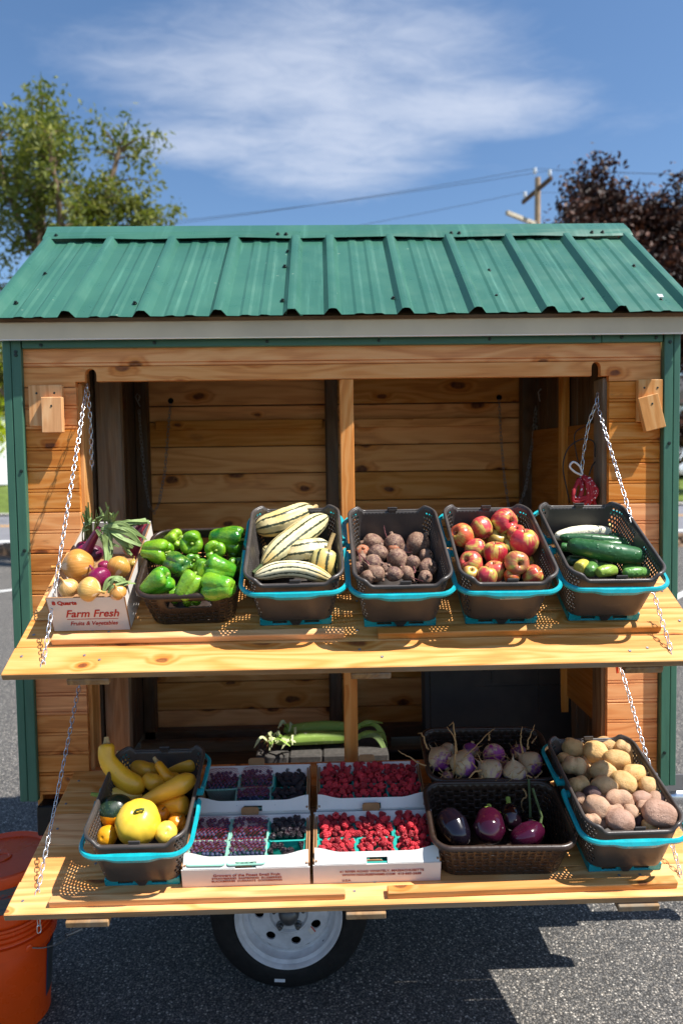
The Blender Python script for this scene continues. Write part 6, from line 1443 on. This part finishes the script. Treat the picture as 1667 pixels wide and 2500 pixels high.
# cord bundle hanging from the chain inside the right end of the upper opening
t = thing('cord_bundle', 'red flecked cords and ribbons hanging from the chain inside the opening', 'cord bundle', T((.823, .06, 1.76)))
def cord(name, pts, r, mat, n=30): MB().tube(catmull(pts, n), r, 8).build(name, mat, t, smooth='all')
Rk = random.Random(4)
for k_ in range(6):
    x = Rk.uniform(-.015, .04); cord('red_cord', [(0, 0, .0), (x+.02, -.02, -.02), (x+.045-.02*k_*.3, -.025, -.055-.006*k_), (x-.02, -.02, -.075-.01*k_), (x-.03+.01*k_, -.015, -.05), (x, 0, -.01)], .0058, 'redrope')
cord('red_cord', [(.03, -.01, -.05), (.04, -.012, -.10), (.048, -.012, -.17)], .007, 'redrope'); cord('red_cord', [(.0, -.01, -.08), (.012, -.015, -.12), (.014, -.012, -.17)], .009, 'redink')
cord('coral_band', [(-.03, -.01, -.13), (-.075, -.015, -.115), (-.095, -.015, -.13), (-.075, -.015, -.15), (-.04, -.01, -.135), (-.02, -.01, -.12)], .0065, 'pinkband'); cord('lilac_ribbon', [(-.02, -.01, -.10), (-.012, -.014, -.14), (-.006, -.01, -.18)], .009, 'lilac')
cord('white_strap', [(0, -.005, -.0), (-.025, -.008, .012), (-.042, -.008, .03), (-.03, -.008, .045), (-.008, -.006, .03), (.002, -.004, .004)], .0034, 'whitecord'); cord('grey_strap', [(.0, 0, .0), (-.02, -.006, -.04), (-.025, -.006, -.10), (-.01, -.006, -.16)], .004, 'galvdull')
cord('black_wire', [(.045, .0, .06), (.04, 0, .11), (.0, 0, .12), (-.045, 0, .09), (-.062, 0, .03), (-.05, 0, -.04), (-.04, -.003, -.09)], .0022, 'black'); cord('black_wire', [(.03, .03, .17), (-.015, .02, .14), (-.012, .02, .08), (.0, .01, .02)], .0018, 'black'); cord('black_wire', [(.025, 0, .0), (.035, 0, .03), (.045, 0, .045)], .0022, 'black')
cord('teal_cloth', [(-.09, .0, -.185), (-.05, -.005, -.165), (-.01, -.005, -.17), (.02, -.005, -.185)], .014, 'tealcloth')
tg = thing('tag_strips', 'orange and magenta tag strips tied to the lower right chain', 'tag', T(tuple(V((.9063, -.055, 1.18)))))
MB().box((-.012, 0, -.025), (.008, .0015, .055), bev=.0006).build('orange_strip', 'orangetag', tg, M=RY(-6)); MB().box((.004, .002, -.006), (.007, .0015, .03), bev=.0006).build('magenta_strip', 'pinktag', tg, M=RY(20))
# ------------------------------------------------------------------ orange buckets by the left end
BX, BY = -1.105, .025
def bucket_body(h, r0, r1, rings):
    pr = [(0, .004), (r0-.008, .004), (r0-.004, 0), (r0, .004)]
    for i in range(7): pr.append((r0+(r1-r0)*(i+1)/8, h*.72*(i+1)/7))
    rz = h*.72
    if rings:
        pr += [(r1-.003, h*.735), (r1+.012, h*.745), (r1+.013, h*.84), (r1+.002, h*.845)]
        for k_ in range(3): z = h*(.865+.045*k_); pr += [(r1+.001, z-.004), (r1+.008, z), (r1+.008, z+.006), (r1+.001, z+.009)]
    else: pr += [(r1, h*.85)]
    pr += [(r1+.002, h-.012), (r1+.006, h-.006), (r1+.005, h), (r1-.003, h), (r1-.006, h-.02), (r0-.004, .010), (0, .010)]; return MB().lathe(pr, 64)
t = thing('orange_bucket', 'orange plastic bucket with wire bail, lower of the nested pair', 'bucket', T((BX, BY, 0)), 'orange buckets by the trailer'); bucket_body(.37, .130, .147, True).build('body', 'orange', t, smooth=35)
b = MB(); R0 = lambda z: .130+(.017)*min(1, z/.266)+.0007; vs = []; n = 14
for i in range(n+1):
    a = radians(-9+60*i/n)
    for z in (.07, .245): vs.append((R0(z)*cos(a), R0(z)*sin(a), z-(.0 if z > .1 else -.03*i/n)))
b.add(vs, [(2*i, 2*i+2, 2*i+3, 2*i+1) for i in range(n)]); b.build('label', 'label', t, smooth='all')
b = MB(); vs = []
for a0, a1, z0, z1 in ((-9, -7.5, .07, .245), (-9, 51, .2415, .245)):
    o = len(vs)
    for i in range(9):
        a = radians(a0+(a1-a0)*i/8)
        for z in (z0, z1): vs.append(((R0(z)+.0006)*cos(a), (R0(z)+.0006)*sin(a), z))
    b.f += [(o+2*i, o+2*i+2, o+2*i+3, o+2*i+1) for i in range(8)]
b.v += vs; b.build('label_border', 'blueink', t, smooth='all')
MB().tube(catmull([(.118, -.104, .292), (.155, -.07, .268), (.185, -.01, .245), (.195, .05, .238), (.15, .13, .245), (.03, .185, .26), (-.07, .165, .275), (-.118, .104, .292)], 40), .0022, 6).build('bail', 'galvdull', t, smooth='all')
for s_ in (-1, 1): MB().lathe([(.011, 0), (.011, .006), (.006, .008), (0, .008)], 12).build('bail_ear', 'orange', t, M=T((-s_*.117, s_*.103, .292)) @ RZ(-41 if s_ < 0 else 139) @ RY(90))
MB().tube([(.185, .03, .240), (.205, .05, .238), (.225, .07, .237)], .007, 10).build('clear_grip', 'galvdull', t, smooth=True)
t = thing('orange_bucket', 'lidded orange bucket with scuffed grey band, upper of the nested pair', 'bucket', T((BX, BY, .205)), 'orange buckets by the trailer')
pr = [(0, .004), (.125, .004), (.129, .01), (.146, .20), (.1465, .262)]
MB().lathe(pr, 64).build('body', 'orange', t, smooth=35)
MB().lathe([(.1468, .215), (.151, .219), (.1515, .232), (.1475, .236), (.1475, .250), (.152, .254), (.152, .268), (.1475, .272), (.147, .300), (.1475, .305)], 64).build('scuffed_band', 'scuffed', t, smooth=35)
b = MB(); b.lathe([(.149, .302), (.157, .300), (.160, .304), (.161, .330), (.159, .336), (.152, .339), (.1485, .336), (.146, .329), (.143, .325), (.03, .3275), (.0, .328)], 72)
b.lathe([(.030, .3285), (.027, .3325), (.020, .3325), (.017, .3295), (.0, .3295)], 32)
for i in range(16): a = 2*pi*i/16; b.box((.1605*cos(a), .1605*sin(a), .318), (.003, .004, .022), RZ(math.degrees(a)))
b.build('lid', 'orange', t, smooth=40)
MB().box((0, 0, 0), (.040, .017, .0006)).build('price_sticker', 'labelpaper', t, M=T((-.045, .035, .3285)) @ RZ(14))
b = MB()
for i in range(13): b.box((-.016+.0026*i, .001, .0006), (.0011, .010, .0004))
b.build('sticker_bars', 'greyink', t, M=T((-.045, .035, .3287)) @ RZ(14))
